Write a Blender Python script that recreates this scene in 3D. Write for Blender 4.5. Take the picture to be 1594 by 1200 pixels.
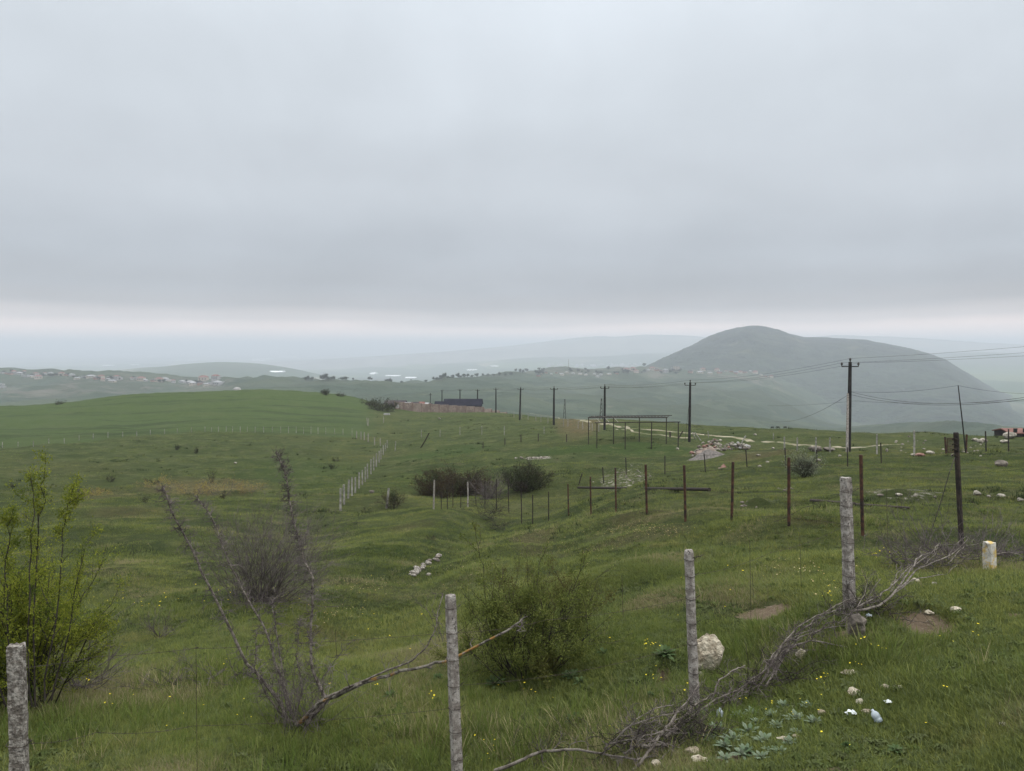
import bpy, math, random
import numpy as np
from math import radians as R, atan2, hypot, log, exp, sin, cos, pi, tan
from mathutils import Vector, Matrix
random.seed(7); rng = np.random.default_rng(7)
for o in list(bpy.data.objects): bpy.data.objects.remove(o)
S = bpy.context.scene
COL = S.collection

# ------------------------------------------------------------------ camera
FPX = 1200.0; CX = 797.0; CY = 600.0; HZ = 540.0          # photo pixel units
PITCH = math.atan((CY-HZ)/FPX)
cam = bpy.data.cameras.new('camera'); co = bpy.data.objects.new('camera', cam); COL.objects.link(co)
cam.sensor_width = 36.0; cam.lens = 36.0*FPX/1594.0
cam.clip_start = 0.1; cam.clip_end = 150000
co.location = (0, 0, 0); co.rotation_euler = (pi/2-PITCH, 0, 0)
S.camera = co
S.view_settings.view_transform = 'Standard'; S.view_settings.look = 'None'
S.view_settings.exposure = 0.08; S.view_settings.gamma = 1.0; S.view_settings.use_curve_mapping = False

# ------------------------------------------------------------------ node helper
class NT:
    def __init__(s, tree): s.t = tree; s.t.nodes.clear()
    def n(s, typ, ins=None, **props):
        nd = s.t.nodes.new(typ)
        for k, v in props.items(): setattr(nd, k, v)
        if ins:
            for k, v in ins.items():
                sock = nd.inputs[k]
                if hasattr(v, 'bl_idname') and hasattr(v, 'outputs'): v = v.outputs[0]
                if isinstance(v, bpy.types.NodeSocket): s.t.links.new(v, sock)
                else:
                    sock.default_value = v
        return nd
    def math(s, op, a, b=0.0, clamp=False):
        return s.n('ShaderNodeMath', {0: a, 1: b}, operation=op, use_clamp=clamp).outputs[0]
    def mix(s, f, a, b, bt='MIX'):
        nd = s.t.nodes.new('ShaderNodeMix'); nd.data_type = 'RGBA'; nd.blend_type = bt
        for sock, v in ((nd.inputs[0], f), (nd.inputs[6], a), (nd.inputs[7], b)):
            if hasattr(v, 'outputs'): v = v.outputs[0]
            if isinstance(v, bpy.types.NodeSocket): s.t.links.new(v, sock)
            else: sock.default_value = v if not isinstance(v, tuple) else (*v[:3], 1)
        return nd.outputs[2]
    def noise(s, vec, scale, detail=4, rough=0.5, out=0, dist=0.0):
        ins = {'Scale': scale, 'Detail': detail, 'Roughness': rough, 'Distortion': dist}
        if vec is not None: ins['Vector'] = vec
        return s.n('ShaderNodeTexNoise', ins).outputs[out]
    def ramp(s, fac, stops, interp='LINEAR'):
        nd = s.n('ShaderNodeValToRGB', {0: fac}); cr = nd.color_ramp; cr.interpolation = interp
        while len(cr.elements) < len(stops): cr.elements.new(0.5)
        for e, (p, c) in zip(cr.elements, stops):
            e.position = p; e.color = (*c, 1) if isinstance(c, tuple) else (c, c, c, 1)
        return nd.outputs[0]
    def sstep(s, v, lo, hi):
        nd = s.n('ShaderNodeMapRange', {0: v, 1: lo, 2: hi, 3: 0.0, 4: 1.0}, interpolation_type='SMOOTHSTEP')
        return nd.outputs[0]

# ------------------------------------------------------------------ world: overcast sky
HAZE = 0.00018
SUN_EL, SUN_AZ = R(52), R(115)          # azimuth measured clockwise from the view direction (+Y)
W = bpy.data.worlds.new('World'); S.world = W; W.use_nodes = True
w = NT(W.node_tree)
sky = w.n('ShaderNodeTexSky', sky_type='NISHITA', sun_disc=False)
sky.sun_elevation = SUN_EL; sky.sun_rotation = SUN_AZ; sky.dust_density = 4.0; sky.altitude = 600
tc = w.n('ShaderNodeTexCoord')
sep = w.n('ShaderNodeSeparateXYZ', {0: tc.outputs['Generated']})
# stretched vector so that cloud texture flattens towards the horizon
zc = w.math('MAXIMUM', sep.outputs[2], 0.0)
den = w.math('ADD', zc, 0.16)
cu = w.n('ShaderNodeCombineXYZ', {0: w.math('DIVIDE', sep.outputs[0], den), 1: w.math('DIVIDE', sep.outputs[1], den), 2: 0.0})
cl = w.noise(cu.outputs[0], 0.9, 5, 0.45)
cl2 = w.noise(cu.outputs[0], 0.35, 2, 0.5)
zz = w.math('ADD', sep.outputs[2], w.math('MULTIPLY', w.math('SUBTRACT', cl, 0.5), 0.022))
zz = w.math('ADD', zz, w.math('MULTIPLY', w.math('SUBTRACT', cl2, 0.5), 0.03))
SKY = [(0.0, (1.42, 1.14, 1.02)), (0.018, (1.25, 1.02, .94)), (0.034, (.72, .66, .65)), (0.052, (.475, .475, .495)), (0.078, (.445, .468, .505)), (0.12, (.50, .537, .585)),
       (0.20, (.60, .642, .69)), (0.30, (.68, .732, .785)), (0.42, (.76, .82, .88)), (0.55, (1.6, 1.66, 1.7)), (0.8, (2.5, 2.55, 2.55))]
ck = w.ramp(zz, SKY, 'EASE')
ck = w.mix(1.0, ck, w.ramp(cl, [(0.28, .92), (0.72, 1.055)]), 'MULTIPLY')
lump = w.noise(tc.outputs['Generated'], 5.0, 6, .55, dist=.4)
ck = w.mix(1.0, ck, w.ramp(lump, [(0.3, .955), (0.7, 1.04)]), 'MULTIPLY')
skc = w.mix(1.0, sky.outputs[0], (.1, .1, .1), 'MULTIPLY')
colr = w.mix(0.06, ck, skc)
bg = w.n('ShaderNodeBackground', {0: colr, 1: 1.0})
w.n('ShaderNodeOutputWorld', {0: bg})

sun = bpy.data.lights.new('sun', 'SUN'); sun.energy = 0.9; sun.angle = R(18); sun.color = (1, .96, .9)
so = bpy.data.objects.new('sun', sun); COL.objects.link(so)
sd = Vector((sin(SUN_AZ)*cos(SUN_EL), cos(SUN_AZ)*cos(SUN_EL), sin(SUN_EL)))
so.rotation_euler = sd.to_track_quat('Z', 'Y').to_euler()

# ------------------------------------------------------------------ geometry helpers
def ray(px, py):
    a = (px-CX)/FPX; b = (CY-py)/FPX
    return Vector((a, cos(PITCH)+b*sin(PITCH), -sin(PITCH)+b*cos(PITCH)))
def at(px, py, Y):
    d = ray(px, py); return d*(Y/d.y)

def perlin(x, y, seed=0):
    x = np.asarray(x, float); y = np.asarray(y, float)
    xi = np.floor(x).astype(np.int64); yi = np.floor(y).astype(np.int64); xf = x-xi; yf = y-yi
    def g(ix, iy, dx, dy):
        h = (ix*374761393 + iy*668265263 + seed*974634777) & 0xffffffff
        h = ((h ^ (h >> 13))*1274126177) & 0xffffffff; h = h ^ (h >> 16)
        a = (h & 0xffff)/65536.0*2*np.pi
        return np.cos(a)*dx+np.sin(a)*dy
    u = xf*xf*xf*(xf*(xf*6-15)+10); v = yf*yf*yf*(yf*(yf*6-15)+10)
    n0 = g(xi, yi, xf, yf)*(1-u)+g(xi+1, yi, xf-1, yf)*u
    n1 = g(xi, yi+1, xf, yf-1)*(1-u)+g(xi+1, yi+1, xf-1, yf-1)*u
    return (n0*(1-v)+n1*v)*1.5
def sst(v, a, b):
    t = np.clip((v-a)/(b-a), 0, 1); return t*t*(3-2*t)

# ------------------------------------------------------------------ terrain control points (photo column, photo row, depth)
CPS = [
 # left column
 (-150,1400,5.1),(-100,1110,9),(-100,1005,13),(-100,905,22),(-100,805,42),(-100,745,75),(-100,712,110),(-100,695,150),(-100,638,290),
 (200,1235,6.6),(200,1110,9),(200,1010,13),(200,900,21),(200,800,42),(200,742,75),(200,705,110),(200,680,150),(200,650,220),(200,614,315),
 (500,1240,7),(460,1130,8.5),(500,1020,12),(420,935,17),(500,855,30),(530,795,49),(500,748,75),(590,712,108),(560,683,150),(400,672,160),(480,640,240),(400,606,330),(480,611,330),(540,617,320),
 (690,1215,7.2),(700,1090,9),(700,1000,12),(700,905,18),(700,835,30),(690,792,45),(700,772,60),(650,730,80),(700,706,100),(700,689,130),(700,668,185),(680,644,278),(690,642,300),
 (590,640,260),(610,647,240),(578,627,300),
 (860,1020,10.6),(860,1190,7.2),(850,900,17),(820,815,42),(830,860,25),(860,735,62),(860,692,95),(862,660,166),(810,652,204),(771,641,266),
 (1075,1110,7.5),(1000,1010,9.5),(1000,920,13),(1000,860,18),(1007,801,27),(1000,768,36),(1000,738,58),(1000,713,80),(990,689,92),(1000,668,122),(941,670,137),(1074,684,105),(1080,662,150),(1000,656,190),
 (920,801,34),(1139,813,22.5),(1228,818,19.5),(1343,834,16.5),
 (1320,955,9),(1200,1060,7.9),(1250,900,12),(1200,740,45),(1200,712,66),(1200,696,88),(1200,668,135),
 (1450,1180,5.6),(1450,965,8.9),(1450,890,12),(1490,858,13.5),(1450,780,25),(1450,742,36),(1450,715,50),(1320,705,67),(1450,695,80),(1420,678,110),(1420,675,118),
 (1650,1130,5.4),(1650,955,8.8),(1650,890,12),(1650,830,17),(1650,775,25),(1650,740,35),(1600,710,50),(1600,694,70),(1600,683,92),
 (1250,668,128),(1330,673,122),
 # hidden back slopes
 (-100,655,420),(200,640,450),(400,635,480),(520,640,440),(590,662,400),(700,655,420),(800,668,330),(900,672,330),(1000,680,300),(1200,690,240),(1400,695,200),(1600,700,160),
 # middle distance
 (-100,650,760),(200,648,760),(400,648,760),(600,660,700),(800,668,650),(1000,680,600),(1200,690,560),(1400,700,500),(1600,706,450),
 (-100,625,1150),(0,600,1550),(100,600,1550),(250,606,1500),(-100,574,2000),(0,577,1950),(120,580,1950),(200,584,1900),(280,589,1850),(350,593,1800),
 (350,622,1100),(450,605,1250),(500,593,1500),(600,594,1500),(400,591,1550),(600,622,1000),(700,592,1550),(700,615,1050),
 (760,587,1800),(760,614,1200),(800,581,2200),(850,575,2450),(900,574,2500),(950,576,2550),(1000,576,2600),(1100,580,2700),(1200,584,2700),
 (850,590,1950),(900,612,1450),(900,640,1000),(1000,596,2000),(1000,625,1350),(1000,648,980),(1100,600,2000),(1100,632,1350),(1100,655,1000),
 (1200,612,1900),(1200,640,1400),(1200,664,1050),(1300,662,2000),(1300,668,1400),(1400,672,1500),(1500,664,900),(1400,676,900),(1600,670,950),(1320,684,900),
 (1500,668,1300),(1600,665,1900),
 # behind the ridges
 (-100,612,3000),(0,611,3000),(200,612,3000),(500,618,2600),(700,615,2800),(850,610,3400),(1000,608,3600),(1200,606,4000),(1500,620,3200),(1700,635,2900),
 (0,600,4200),(500,604,4000),(700,600,4300),(200,575,4900),(280,567,5000),(350,565,5000),(420,569,4900),(470,580,4800),(0,598,5200),(560,594,5600),
 (700,583,7000),(350,585,6800),(0,584,7000),(1000,578,7000),(700,566,9000),(850,555,9200),(1000,548,9500),(1060,547,9500),(1600,552,8000),(1500,549,8200),(1700,556,8000),
 (500,572,9500),(0,572,9500),(200,572,9500),
]
PZ = []     # (theta, log r, z)
for px, py, Y in CPS:
    p = at(px, py, Y); PZ.append((atan2(p.x, p.y), log(hypot(p.x, p.y)), p.z))
for px in (-100, 250, 600, 950, 1300, 1700):
    for Y, z in ((1.2, -2.0), (2.6, -2.35)):
        p = at(px, 900, Y); PZ.append((atan2(p.x, p.y), log(Y), z-0.1*(px < 900)))
    for Y in (13000, 20000, 60000):
        p = at(px, 900, Y); PZ.append((atan2(p.x, p.y), log(Y), -250.0))
for t in (-180, -130, -85, 85, 130, 180):
    for r, z in ((1.2, -2), (6, -2.2), (25, -4), (100, -10), (400, -30), (1500, -90), (5000, -220), (15000, -250), (60000, -250)):
        PZ.append((R(t), log(r), z))
PZ = np.array(PZ); KT = 3.0; R0 = 8.0; CC = 0.12
def feat(th, s): return np.stack([th*KT, s], -1)
PX_ = feat(PZ[:, 0], PZ[:, 1]); G_ = PZ[:, 2]/(np.exp(PZ[:, 1])+R0)
D_ = np.sqrt(((PX_[:, None]-PX_[None])**2).sum(-1)+CC*CC)
WT = np.linalg.solve(D_ - 0.004*np.eye(len(D_)), G_ - G_.mean())
def base_z(th, s):
    q = feat(th, s); out = np.zeros(th.shape)
    for i in range(len(PX_)):
        out += WT[i]*np.sqrt((q[..., 0]-PX_[i, 0])**2+(q[..., 1]-PX_[i, 1])**2+CC*CC)
    return (out+G_.mean())*(np.exp(s)+R0)

TH = np.concatenate([np.linspace(-180, -46, 60)[:-1], np.linspace(-46, 46, 741), np.linspace(46, 180, 60)[1:]])
TH = np.radians(TH); SS = np.linspace(log(0.8), log(60000), 860)
RR = np.exp(SS)
tg, sg = np.meshgrid(TH, SS, indexing='ij'); rg = np.exp(sg)
Z = base_z(tg, sg); X = rg*np.sin(tg); Yg = rg*np.cos(tg)
Z[-1] = Z[0]
def relief(x, y, r):
    h = np.zeros(np.shape(x))
    for k, (lam, a) in enumerate(((0.45, .016), (1.1, .035), (2.7, .13), (7, .27), (18, .36), (60, .6), (170, 2.0), (420, 8.0), (1100, 16.0), (3000, 26.))):
        wgt = sst(r/lam, 1.2, 4.0)*(1-sst(r/lam, 160, 400))
        h += a*wgt*perlin(x/lam+k*17.3, y/lam-k*9.1, k+3)
    return h
def gully(x, y, r):                                   # ribs and gullies on the far slopes
    n = 1-np.abs(perlin(x/330.+.4*perlin(x/200, y/200, 90), y/620., 91))*2
    n2 = 1-np.abs(perlin(x/120., y/210., 92))*2
    return (n*17+n2*7-15)*sst(r, 800, 1300)*(1-sst(r, 3200, 4500))
Z += relief(X, Yg, rg)*np.where(rg < 14, 0.8, 1.0) + gully(X, Yg, rg)
Z += .11*perlin(X/5.2+.3*perlin(X/9, Yg/9, 21), Yg/1.5, 22)*sst(rg, 11, 18)*(1-sst(rg, 90, 160)) + .3*perlin(X/16., Yg/5., 23)*sst(rg, 30, 50)*(1-sst(rg, 300, 420))
def zg(x, y):
    r = math.hypot(x, y); th = math.atan2(x, y); s = log(max(r, .81))
    i = np.searchsorted(TH, th)-1; i = min(max(i, 0), len(TH)-2)
    j = (s-SS[0])/(SS[1]-SS[0]); j0 = int(min(max(math.floor(j), 0), len(SS)-2)); fj = j-j0
    fi = (th-TH[i])/(TH[i+1]-TH[i])
    return float((Z[i, j0]*(1-fj)+Z[i, j0+1]*fj)*(1-fi)+(Z[i+1, j0]*(1-fj)+Z[i+1, j0+1]*fj)*fi)
def hit(px, py, rmin=2.0):
    d = ray(px, py); th = math.atan2(d.x, d.y); h = math.hypot(d.x, d.y); T = d.z/h
    i = min(max(np.searchsorted(TH, th)-1, 0), len(TH)-2); f = (th-TH[i])/(TH[i+1]-TH[i])
    col = (Z[i]*(1-f)+Z[i+1]*f)/RR
    ok = np.where((col >= T) & (RR > rmin))[0]
    if len(ok) == 0: return None
    j = ok[0]
    if j > 0 and RR[j-1] > rmin:
        a = (T-col[j-1])/(col[j]-col[j-1]); r = exp(SS[j-1]+(SS[j]-SS[j-1])*a)
    else: r = RR[j]
    x = r*sin(th); y = r*cos(th)
    return Vector((x, y, zg(x, y)))
def carve(pts, depth, wd):                  # a shallow gully (or, with a negative depth, a low bank) along a line on the ground
    P = [hit(*q) for q in pts]; d = np.full(Z.shape, 1e9)
    for a, b in zip(P[:-1], P[1:]):
        ex, ey = b.x-a.x, b.y-a.y; t = np.clip(((X-a.x)*ex+(Yg-a.y)*ey)/(ex*ex+ey*ey), 0, 1)
        d = np.minimum(d, np.hypot(X-a.x-t*ex, Yg-a.y-t*ey))
    Z[...] -= depth*np.exp(-(d/wd)**2)
def onground(px, Y, dz=0.0):
    x = (px-CX)/FPX*Y
    for _ in range(4): x = (px-CX)/FPX*(Y*cos(PITCH)-zg(x, Y)*sin(PITCH))
    return Vector((x, Y, zg(x, Y)+dz))
def proj(p):
    f = Vector((0, cos(PITCH), -sin(PITCH))); u = Vector((0, sin(PITCH), cos(PITCH)))
    d = p.dot(f); return (CX+FPX*p.x/d, CY-FPX*p.dot(u)/d)
def hitY(px, py, Yfallback):
    p = hit(px, py)
    return p if p is not None and abs(log(p.y/Yfallback)) < 1.4 else onground(px, Yfallback)

carve([(560,985),(640,905),(705,852),(760,806)], .5, 1.5)
carve([(730,905),(800,850),(900,822),(1010,808),(1130,818),(1240,822)], -.32, 1.6)
carve([(900,760),(980,752),(1060,745)], .5, 3.0)
# ------------------------------------------------------------------ mesh builder
class MB:
    def __init__(s): s.v = []; s.f = []; s.m = []; s.n = 0; s.cur = 0
    def add(s, V, F):
        V = [tuple(map(float, v)) for v in V]
        s.v += V; s.f += [tuple(i+s.n for i in f) for f in F]; s.m += [s.cur]*len(F); s.n += len(V)
    def box(s, c, d, rz=0, taper=1.0):
        x, y, z = d[0]/2, d[1]/2, d[2]/2; V = []
        for k, t in ((-1, 1), (1, taper)):
            for a, b in ((-1, -1), (1, -1), (1, 1), (-1, 1)):
                X_, Y_ = a*x*t, b*y*t
                V.append((c[0]+X_*cos(rz)-Y_*sin(rz), c[1]+X_*sin(rz)+Y_*cos(rz), c[2]+k*z))
        s.add(V, [(3, 2, 1, 0), (4, 5, 6, 7), (0, 1, 5, 4), (1, 2, 6, 5), (2, 3, 7, 6), (3, 0, 4, 7)])
    def tube(s, P, rad, n=5, cap=True):
        P = [Vector(p) for p in P]; m = len(P)
        if isinstance(rad, (int, float)): rad = [rad]*m
        V = []; prev = None
        for i in range(m):
            t = (P[min(i+1, m-1)]-P[max(i-1, 0)])
            if t.length < 1e-9: t = Vector((0, 0, 1))
            t.normalize()
            if prev is None:
                a = Vector((0, 0, 1)) if abs(t.z) < .9 else Vector((1, 0, 0))
                prev = t.cross(a).normalized()
            u = (prev-t*prev.dot(t))
            u = u.normalized() if u.length > 1e-6 else t.orthogonal().normalized()
            prev = u; w_ = t.cross(u)
            for k in range(n):
                an = 2*pi*k/n; V.append(P[i]+(u*cos(an)+w_*sin(an))*rad[i])
        F = [(i*n+k, i*n+(k+1) % n, (i+1)*n+(k+1) % n, (i+1)*n+k) for i in range(m-1) for k in range(n)]
        if cap: F += [tuple(range(n-1, -1, -1)), tuple(range((m-1)*n, m*n))]
        s.add(V, F)
    def leaves(s, C, size, up=0.3, asp=0.45, rn=None, fold=True):
        """two-triangle folded leaves with random orientation at the points C"""
        C = np.asarray(C, float); n = len(C)
        if n == 0: return
        d = rng.normal(size=(n, 3)); d[:, 2] += up; d /= np.linalg.norm(d, axis=1)[:, None]
        q = rng.normal(size=(n, 3)); q -= (q*d).sum(1)[:, None]*d; q /= np.linalg.norm(q, axis=1)[:, None]
        nn = np.cross(d, q)
        L = (size*rng.uniform(.6, 1.35, n))[:, None] if np.isscalar(size) else size[:, None]
        a = C; b = C+d*L*.5+q*L*asp*.5-nn*L*.1; c = C+d*L; e = C+d*L*.5-q*L*asp*.5-nn*L*.1
        V = np.stack([a, b, c, e], 1).reshape(-1, 3)
        base = s.n; s.v += list(map(tuple, V.tolist()))
        s.f += [(base+4*i, base+4*i+1, base+4*i+2, base+4*i+3) for i in range(n)]
        s.m += [s.cur]*n; s.n += 4*n
    def build(s, name, mats, parent=None, smooth=False, origin=None):
        me = bpy.data.meshes.new(name)
        o0 = Vector(origin) if origin is not None else Vector((0, 0, 0))
        vv = np.array(s.v, dtype=float)-np.array(o0)[None] if s.n else np.zeros((0, 3))
        me.from_pydata(vv.tolist(), [], s.f)
        if not isinstance(mats, (list, tuple)): mats = [mats]
        for m in mats: me.materials.append(m)
        if len(mats) > 1: me.polygons.foreach_set('material_index', s.m)
        if smooth: me.polygons.foreach_set('use_smooth', [True]*len(me.polygons))
        me.update()
        o = bpy.data.objects.new(name, me); COL.objects.link(o); o.location = o0
        if parent is not None:
            o.parent = parent; o.location = o0-Vector(parent.location) if origin is not None else -Vector(parent.location)
        return o
def tag(o, label=None, cat=None, group=None, kind=None):
    if label: o['label'] = label
    if cat: o['category'] = cat
    if group: o['group'] = group
    if kind: o['kind'] = kind
    return o
def thing(name, loc, label, cat, group=None):
    o = bpy.data.objects.new(name, None); COL.objects.link(o); o.location = loc; o.empty_display_size = .2
    return tag(o, label, cat, group)
ORD = ['first','second','third','fourth','fifth','sixth','seventh','eighth','ninth','tenth','eleventh','twelfth','thirteenth','fourteenth','fifteenth',
       'sixteenth','seventeenth','eighteenth','nineteenth','twentieth','twenty-first','twenty-second','twenty-third','twenty-fourth','twenty-fifth','twenty-sixth',
       'twenty-seventh','twenty-eighth','twenty-ninth','thirtieth','thirty-first','thirty-second','thirty-third','thirty-fourth','thirty-fifth','thirty-sixth',
       'thirty-seventh','thirty-eighth','thirty-ninth','fortieth','forty-first','forty-second','forty-third','forty-fourth','forty-fifth','forty-sixth','forty-seventh','forty-eighth','forty-ninth','fiftieth']

# ------------------------------------------------------------------ materials
def mat(name, fn, bump=None, rough=0.9, spec=0.2, metal=0.0):
    m = bpy.data.materials.new(name); m.use_nodes = True; t = NT(m.node_tree)
    geo = t.n('ShaderNodeNewGeometry'); pos = geo.outputs['Position']
    c = fn(t, pos)
    ins = {'Base Color': c if not isinstance(c, tuple) else (*c, 1), 'Roughness': rough, 'Metallic': metal, 'Specular IOR Level': spec}
    if bump:
        sc, st, dist = bump
        ins['Normal'] = t.n('ShaderNodeBump', {'Height': t.noise(pos, sc, 6, .6), 'Strength': st, 'Distance': dist}).outputs[0]
    b = t.n('ShaderNodeBsdfPrincipled', ins)
    t.n('ShaderNodeOutputMaterial', {0: b}); return m
def mottle(a, b, sc, lo=.35, hi=.65, c=None, sc2=None, lo2=.55, hi2=.7):
    def fn(t, pos):
        x = t.mix(t.sstep(t.noise(pos, sc, 5, .6), lo, hi), a, b)
        if c: x = t.mix(t.sstep(t.noise(pos, sc2 or sc*3, 5, .65), lo2, hi2), x, c)
        return x
    return fn
def leafmat(name, a, b, c=None, trans=0.35, sc=2.0):
    m = bpy.data.materials.new(name); m.use_nodes = True; t = NT(m.node_tree)
    geo = t.n('ShaderNodeNewGeometry'); rnd = geo.outputs['Random Per Island']
    x = t.mix(rnd, a, b)
    if c: x = t.mix(t.sstep(t.noise(geo.outputs['Position'], sc, 3), .5, .66), x, c)
    d = t.n('ShaderNodeBsdfDiffuse', {0: x}); tr = t.n('ShaderNodeBsdfTranslucent', {0: x})
    mx = t.n('ShaderNodeMixShader', {0: trans, 1: d, 2: tr}); t.n('ShaderNodeOutputMaterial', {0: mx}); return m

def grass_col(t, pos, dry, lush):
    n1 = t.noise(pos, .22, 5, .6); n2 = t.noise(pos, .035, 4, .55); n3 = t.noise(pos, 1.3, 5, .65)
    c = t.mix(t.sstep(n1, .36, .66), (0.043, 0.058, 0.020), (0.078, 0.094, 0.033))
    c = t.mix(t.math('MULTIPLY', t.sstep(n2, .45, .68), .55), c, (0.090, 0.092, 0.036))
    c = t.mix(t.math('MULTIPLY', t.sstep(n3, .50, .72), .55), c, (0.037, 0.048, 0.023))
    n4 = t.noise(pos, .6, 5, .7)
    c = t.mix(t.math('MULTIPLY', t.sstep(n4, .56, .72), .5), c, (0.108, 0.091, 0.058))
    c = t.mix(t.math('MULTIPLY', lush, .7), c, (0.042, 0.076, 0.019))
    c = t.mix(dry, c, (0.126, 0.092, 0.051))
    return c
def ground_material():
    m = bpy.data.materials.new('pasture_turf'); m.use_nodes = True; t = NT(m.node_tree)
    pos = t.n('ShaderNodeNewGeometry').outputs['Position']
    A = lambda n: t.n('ShaderNodeAttribute', attribute_name=n).outputs['Fac']
    c = grass_col(t, pos, A('dry'), A('lush'))
    # fine mottling: tussocks a few decimetres across, dead thatch, small weeds
    f1 = t.noise(pos, 5.5, 6, .7); f2 = t.noise(pos, 22., 5, .7)
    tz = t.noise(pos, 1.1, 7, .75); c = t.mix(t.math('MULTIPLY', t.sstep(tz, .50, .60), .5), c, (.036, .050, .022))
    ty = t.noise(pos, .45, 7, .72); c = t.mix(t.math('MULTIPLY', t.sstep(ty, .54, .62), .45), c, (.135, .135, .062))
    c = t.mix(t.math('MULTIPLY', t.sstep(f1, .46, .66), .55), c, (.040, .055, .022))
    c = t.mix(t.math('MULTIPLY', t.sstep(f2, .55, .70), .45), c, (.150, .150, .080))
    # the cropped hill beyond the far fence is a smoother, cooler green
    c = t.mix(t.math('MULTIPLY', A('crop'), .75), c, t.mix(t.noise(pos, .05, 5, .6), (.056, .084, .031), (.072, .102, .038)))
    wv = t.n('ShaderNodeVectorMath', {0: pos, 1: (.012, .14, 0)}, operation='MULTIPLY').outputs[0]
    ln = t.n('ShaderNodeMath', {0: t.sstep(t.noise(wv, 1.0, 7, .68, dist=.5), .50, .60), 1: A('crop')}, operation='MULTIPLY')
    c = t.mix(t.math('MULTIPLY', ln, .6), c, (.032, .046, .022))
    ln2 = t.n('ShaderNodeMath', {0: t.sstep(t.noise(pos, .09, 7, .7), .52, .66), 1: A('crop')}, operation='MULTIPLY')
    c = t.mix(t.math('MULTIPLY', ln2, .35), c, (.088, .098, .046))
    s1 = t.mix(t.noise(pos, 7, 6, .7), (.13, .092, .062), (.31, .24, .17))
    s1 = t.mix(t.sstep(t.noise(pos, 30, 4, .6), .6, .68), s1, (.38, .33, .26))
    c = t.mix(t.sstep(t.math('ADD', A('soil'), t.math('MULTIPLY', t.math('SUBTRACT', t.noise(pos, 5, 7, .8), .5), 1.9)), .36, .60), c, s1)
    st = t.mix(t.noise(pos, 3, 5, .7), (.17, .16, .13), (.40, .37, .31))
    sm = t.sstep(t.math('ADD', A('stony'), t.math('MULTIPLY', t.math('SUBTRACT', t.noise(pos, 3, 6, .8), .5), 1.6)), .55, .75)
    c = t.mix(sm, c, st)
    h = t.math('ADD', t.noise(pos, 1.2, 8, .72), t.math('MULTIPLY', t.noise(pos, 9, 6, .75), .35))
    bp = t.n('ShaderNodeBump', {'Height': h, 'Strength': 1.0, 'Distance': .5})
    b = t.n('ShaderNodeBsdfPrincipled', {'Base Color': c, 'Roughness': 1.0, 'Specular IOR Level': 0.05, 'Normal': bp})
    t.n('ShaderNodeOutputMaterial', {0: b}); return m
def valley_material():
    m = bpy.data.materials.new('valley_land'); m.use_nodes = True; t = NT(m.node_tree)
    pos = t.n('ShaderNodeNewGeometry').outputs['Position']
    A = lambda n: t.n('ShaderNodeAttribute', attribute_name=n).outputs['Fac']
    wv = t.n('ShaderNodeVectorMath', {0: pos, 1: (.0012, .00055, 0)}, operation='MULTIPLY').outputs[0]
    vo = t.n('ShaderNodeTexVoronoi', {'Vector': wv, 'Scale': 1.0, 'Randomness': .9}); vc = t.n('ShaderNodeSeparateColor', {0: vo.outputs['Color']})
    field = t.ramp(vc.outputs[0], [(0, (.05, .085, .035)), (.35, (.09, .13, .055)), (.6, (.12, .15, .07)), (.8, (.20, .19, .12)), (1, (.06, .07, .04))], 'CONSTANT')
    slope = t.mix(t.sstep(t.noise(pos, .006, 6, .62), .38, .62), (.050, .070, .045), (.072, .090, .055))
    scr = t.sstep(t.noise(pos, .011, 8, .76, dist=.6), .49, .56)
    slope = t.mix(t.math('MULTIPLY', scr, .75), slope, (.035, .052, .032))
    er = t.sstep(t.noise(pos, .02, 6, .7), .60, .68)
    slope = t.mix(t.math('MULTIPLY', er, .4), slope, (.17, .15, .11))
    c = t.mix(A('plain'), slope, field)
    c = t.mix(A('scrub'), c, t.mix(t.noise(pos, .03, 6, .75), (.025, .035, .022), (.065, .08, .042)))
    vt = t.noise(pos, .008, 5, .8)
    c = t.mix(t.math('MULTIPLY', t.math('MULTIPLY', A('built'), .6), t.sstep(vt, .45, .6)), c, (.19, .16, .14))
    bp = t.n('ShaderNodeBump', {'Height': t.noise(pos, .02, 8, .7), 'Strength': .8, 'Distance': 18.})
    b = t.n('ShaderNodeBsdfPrincipled', {'Base Color': c, 'Roughness': 1.0, 'Specular IOR Level': 0.03, 'Normal': bp})
    t.n('ShaderNodeOutputMaterial', {0: b}); return m
M = {}
M['ground'] = ground_material(); M['valley'] = valley_material()
def mountain_col(t, pos):
    c = mottle((.014, .020, .018), (.040, .048, .032), .012, .38, .62, (.085, .088, .055), .006, .56, .68)(t, pos)
    z = t.n('ShaderNodeSeparateXYZ', {0: pos}).outputs[2]
    low = t.math('SUBTRACT', 1.0, t.sstep(t.math('ADD', z, t.math('MULTIPLY', t.math('SUBTRACT', t.noise(pos, .004, 6, .7), .5), 170)), -120.0, 60.0))
    g = t.mix(t.sstep(t.noise(pos, .015, 7, .7), .45, .58), (.050, .068, .045), (.028, .038, .029))
    return t.mix(t.math('MULTIPLY', low, .75), c, g)
M['mountain'] = mat('mountain_scrub', mountain_col, bump=(.02, 1.0, 30), spec=.03, rough=1)
M['hazehill'] = mat('haze_paled_hills', mottle((.14, .15, .13), (.20, .20, .17), .002), spec=0, rough=1)  # far hills: distance haze painted in as a paler surface colour
M['conc'] = mat('weathered_concrete', mottle((.20, .175, .155), (.38, .35, .32), 14, .4, .62, (.075, .065, .06), 38, .57, .64), bump=(55, .9, .02))
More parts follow.
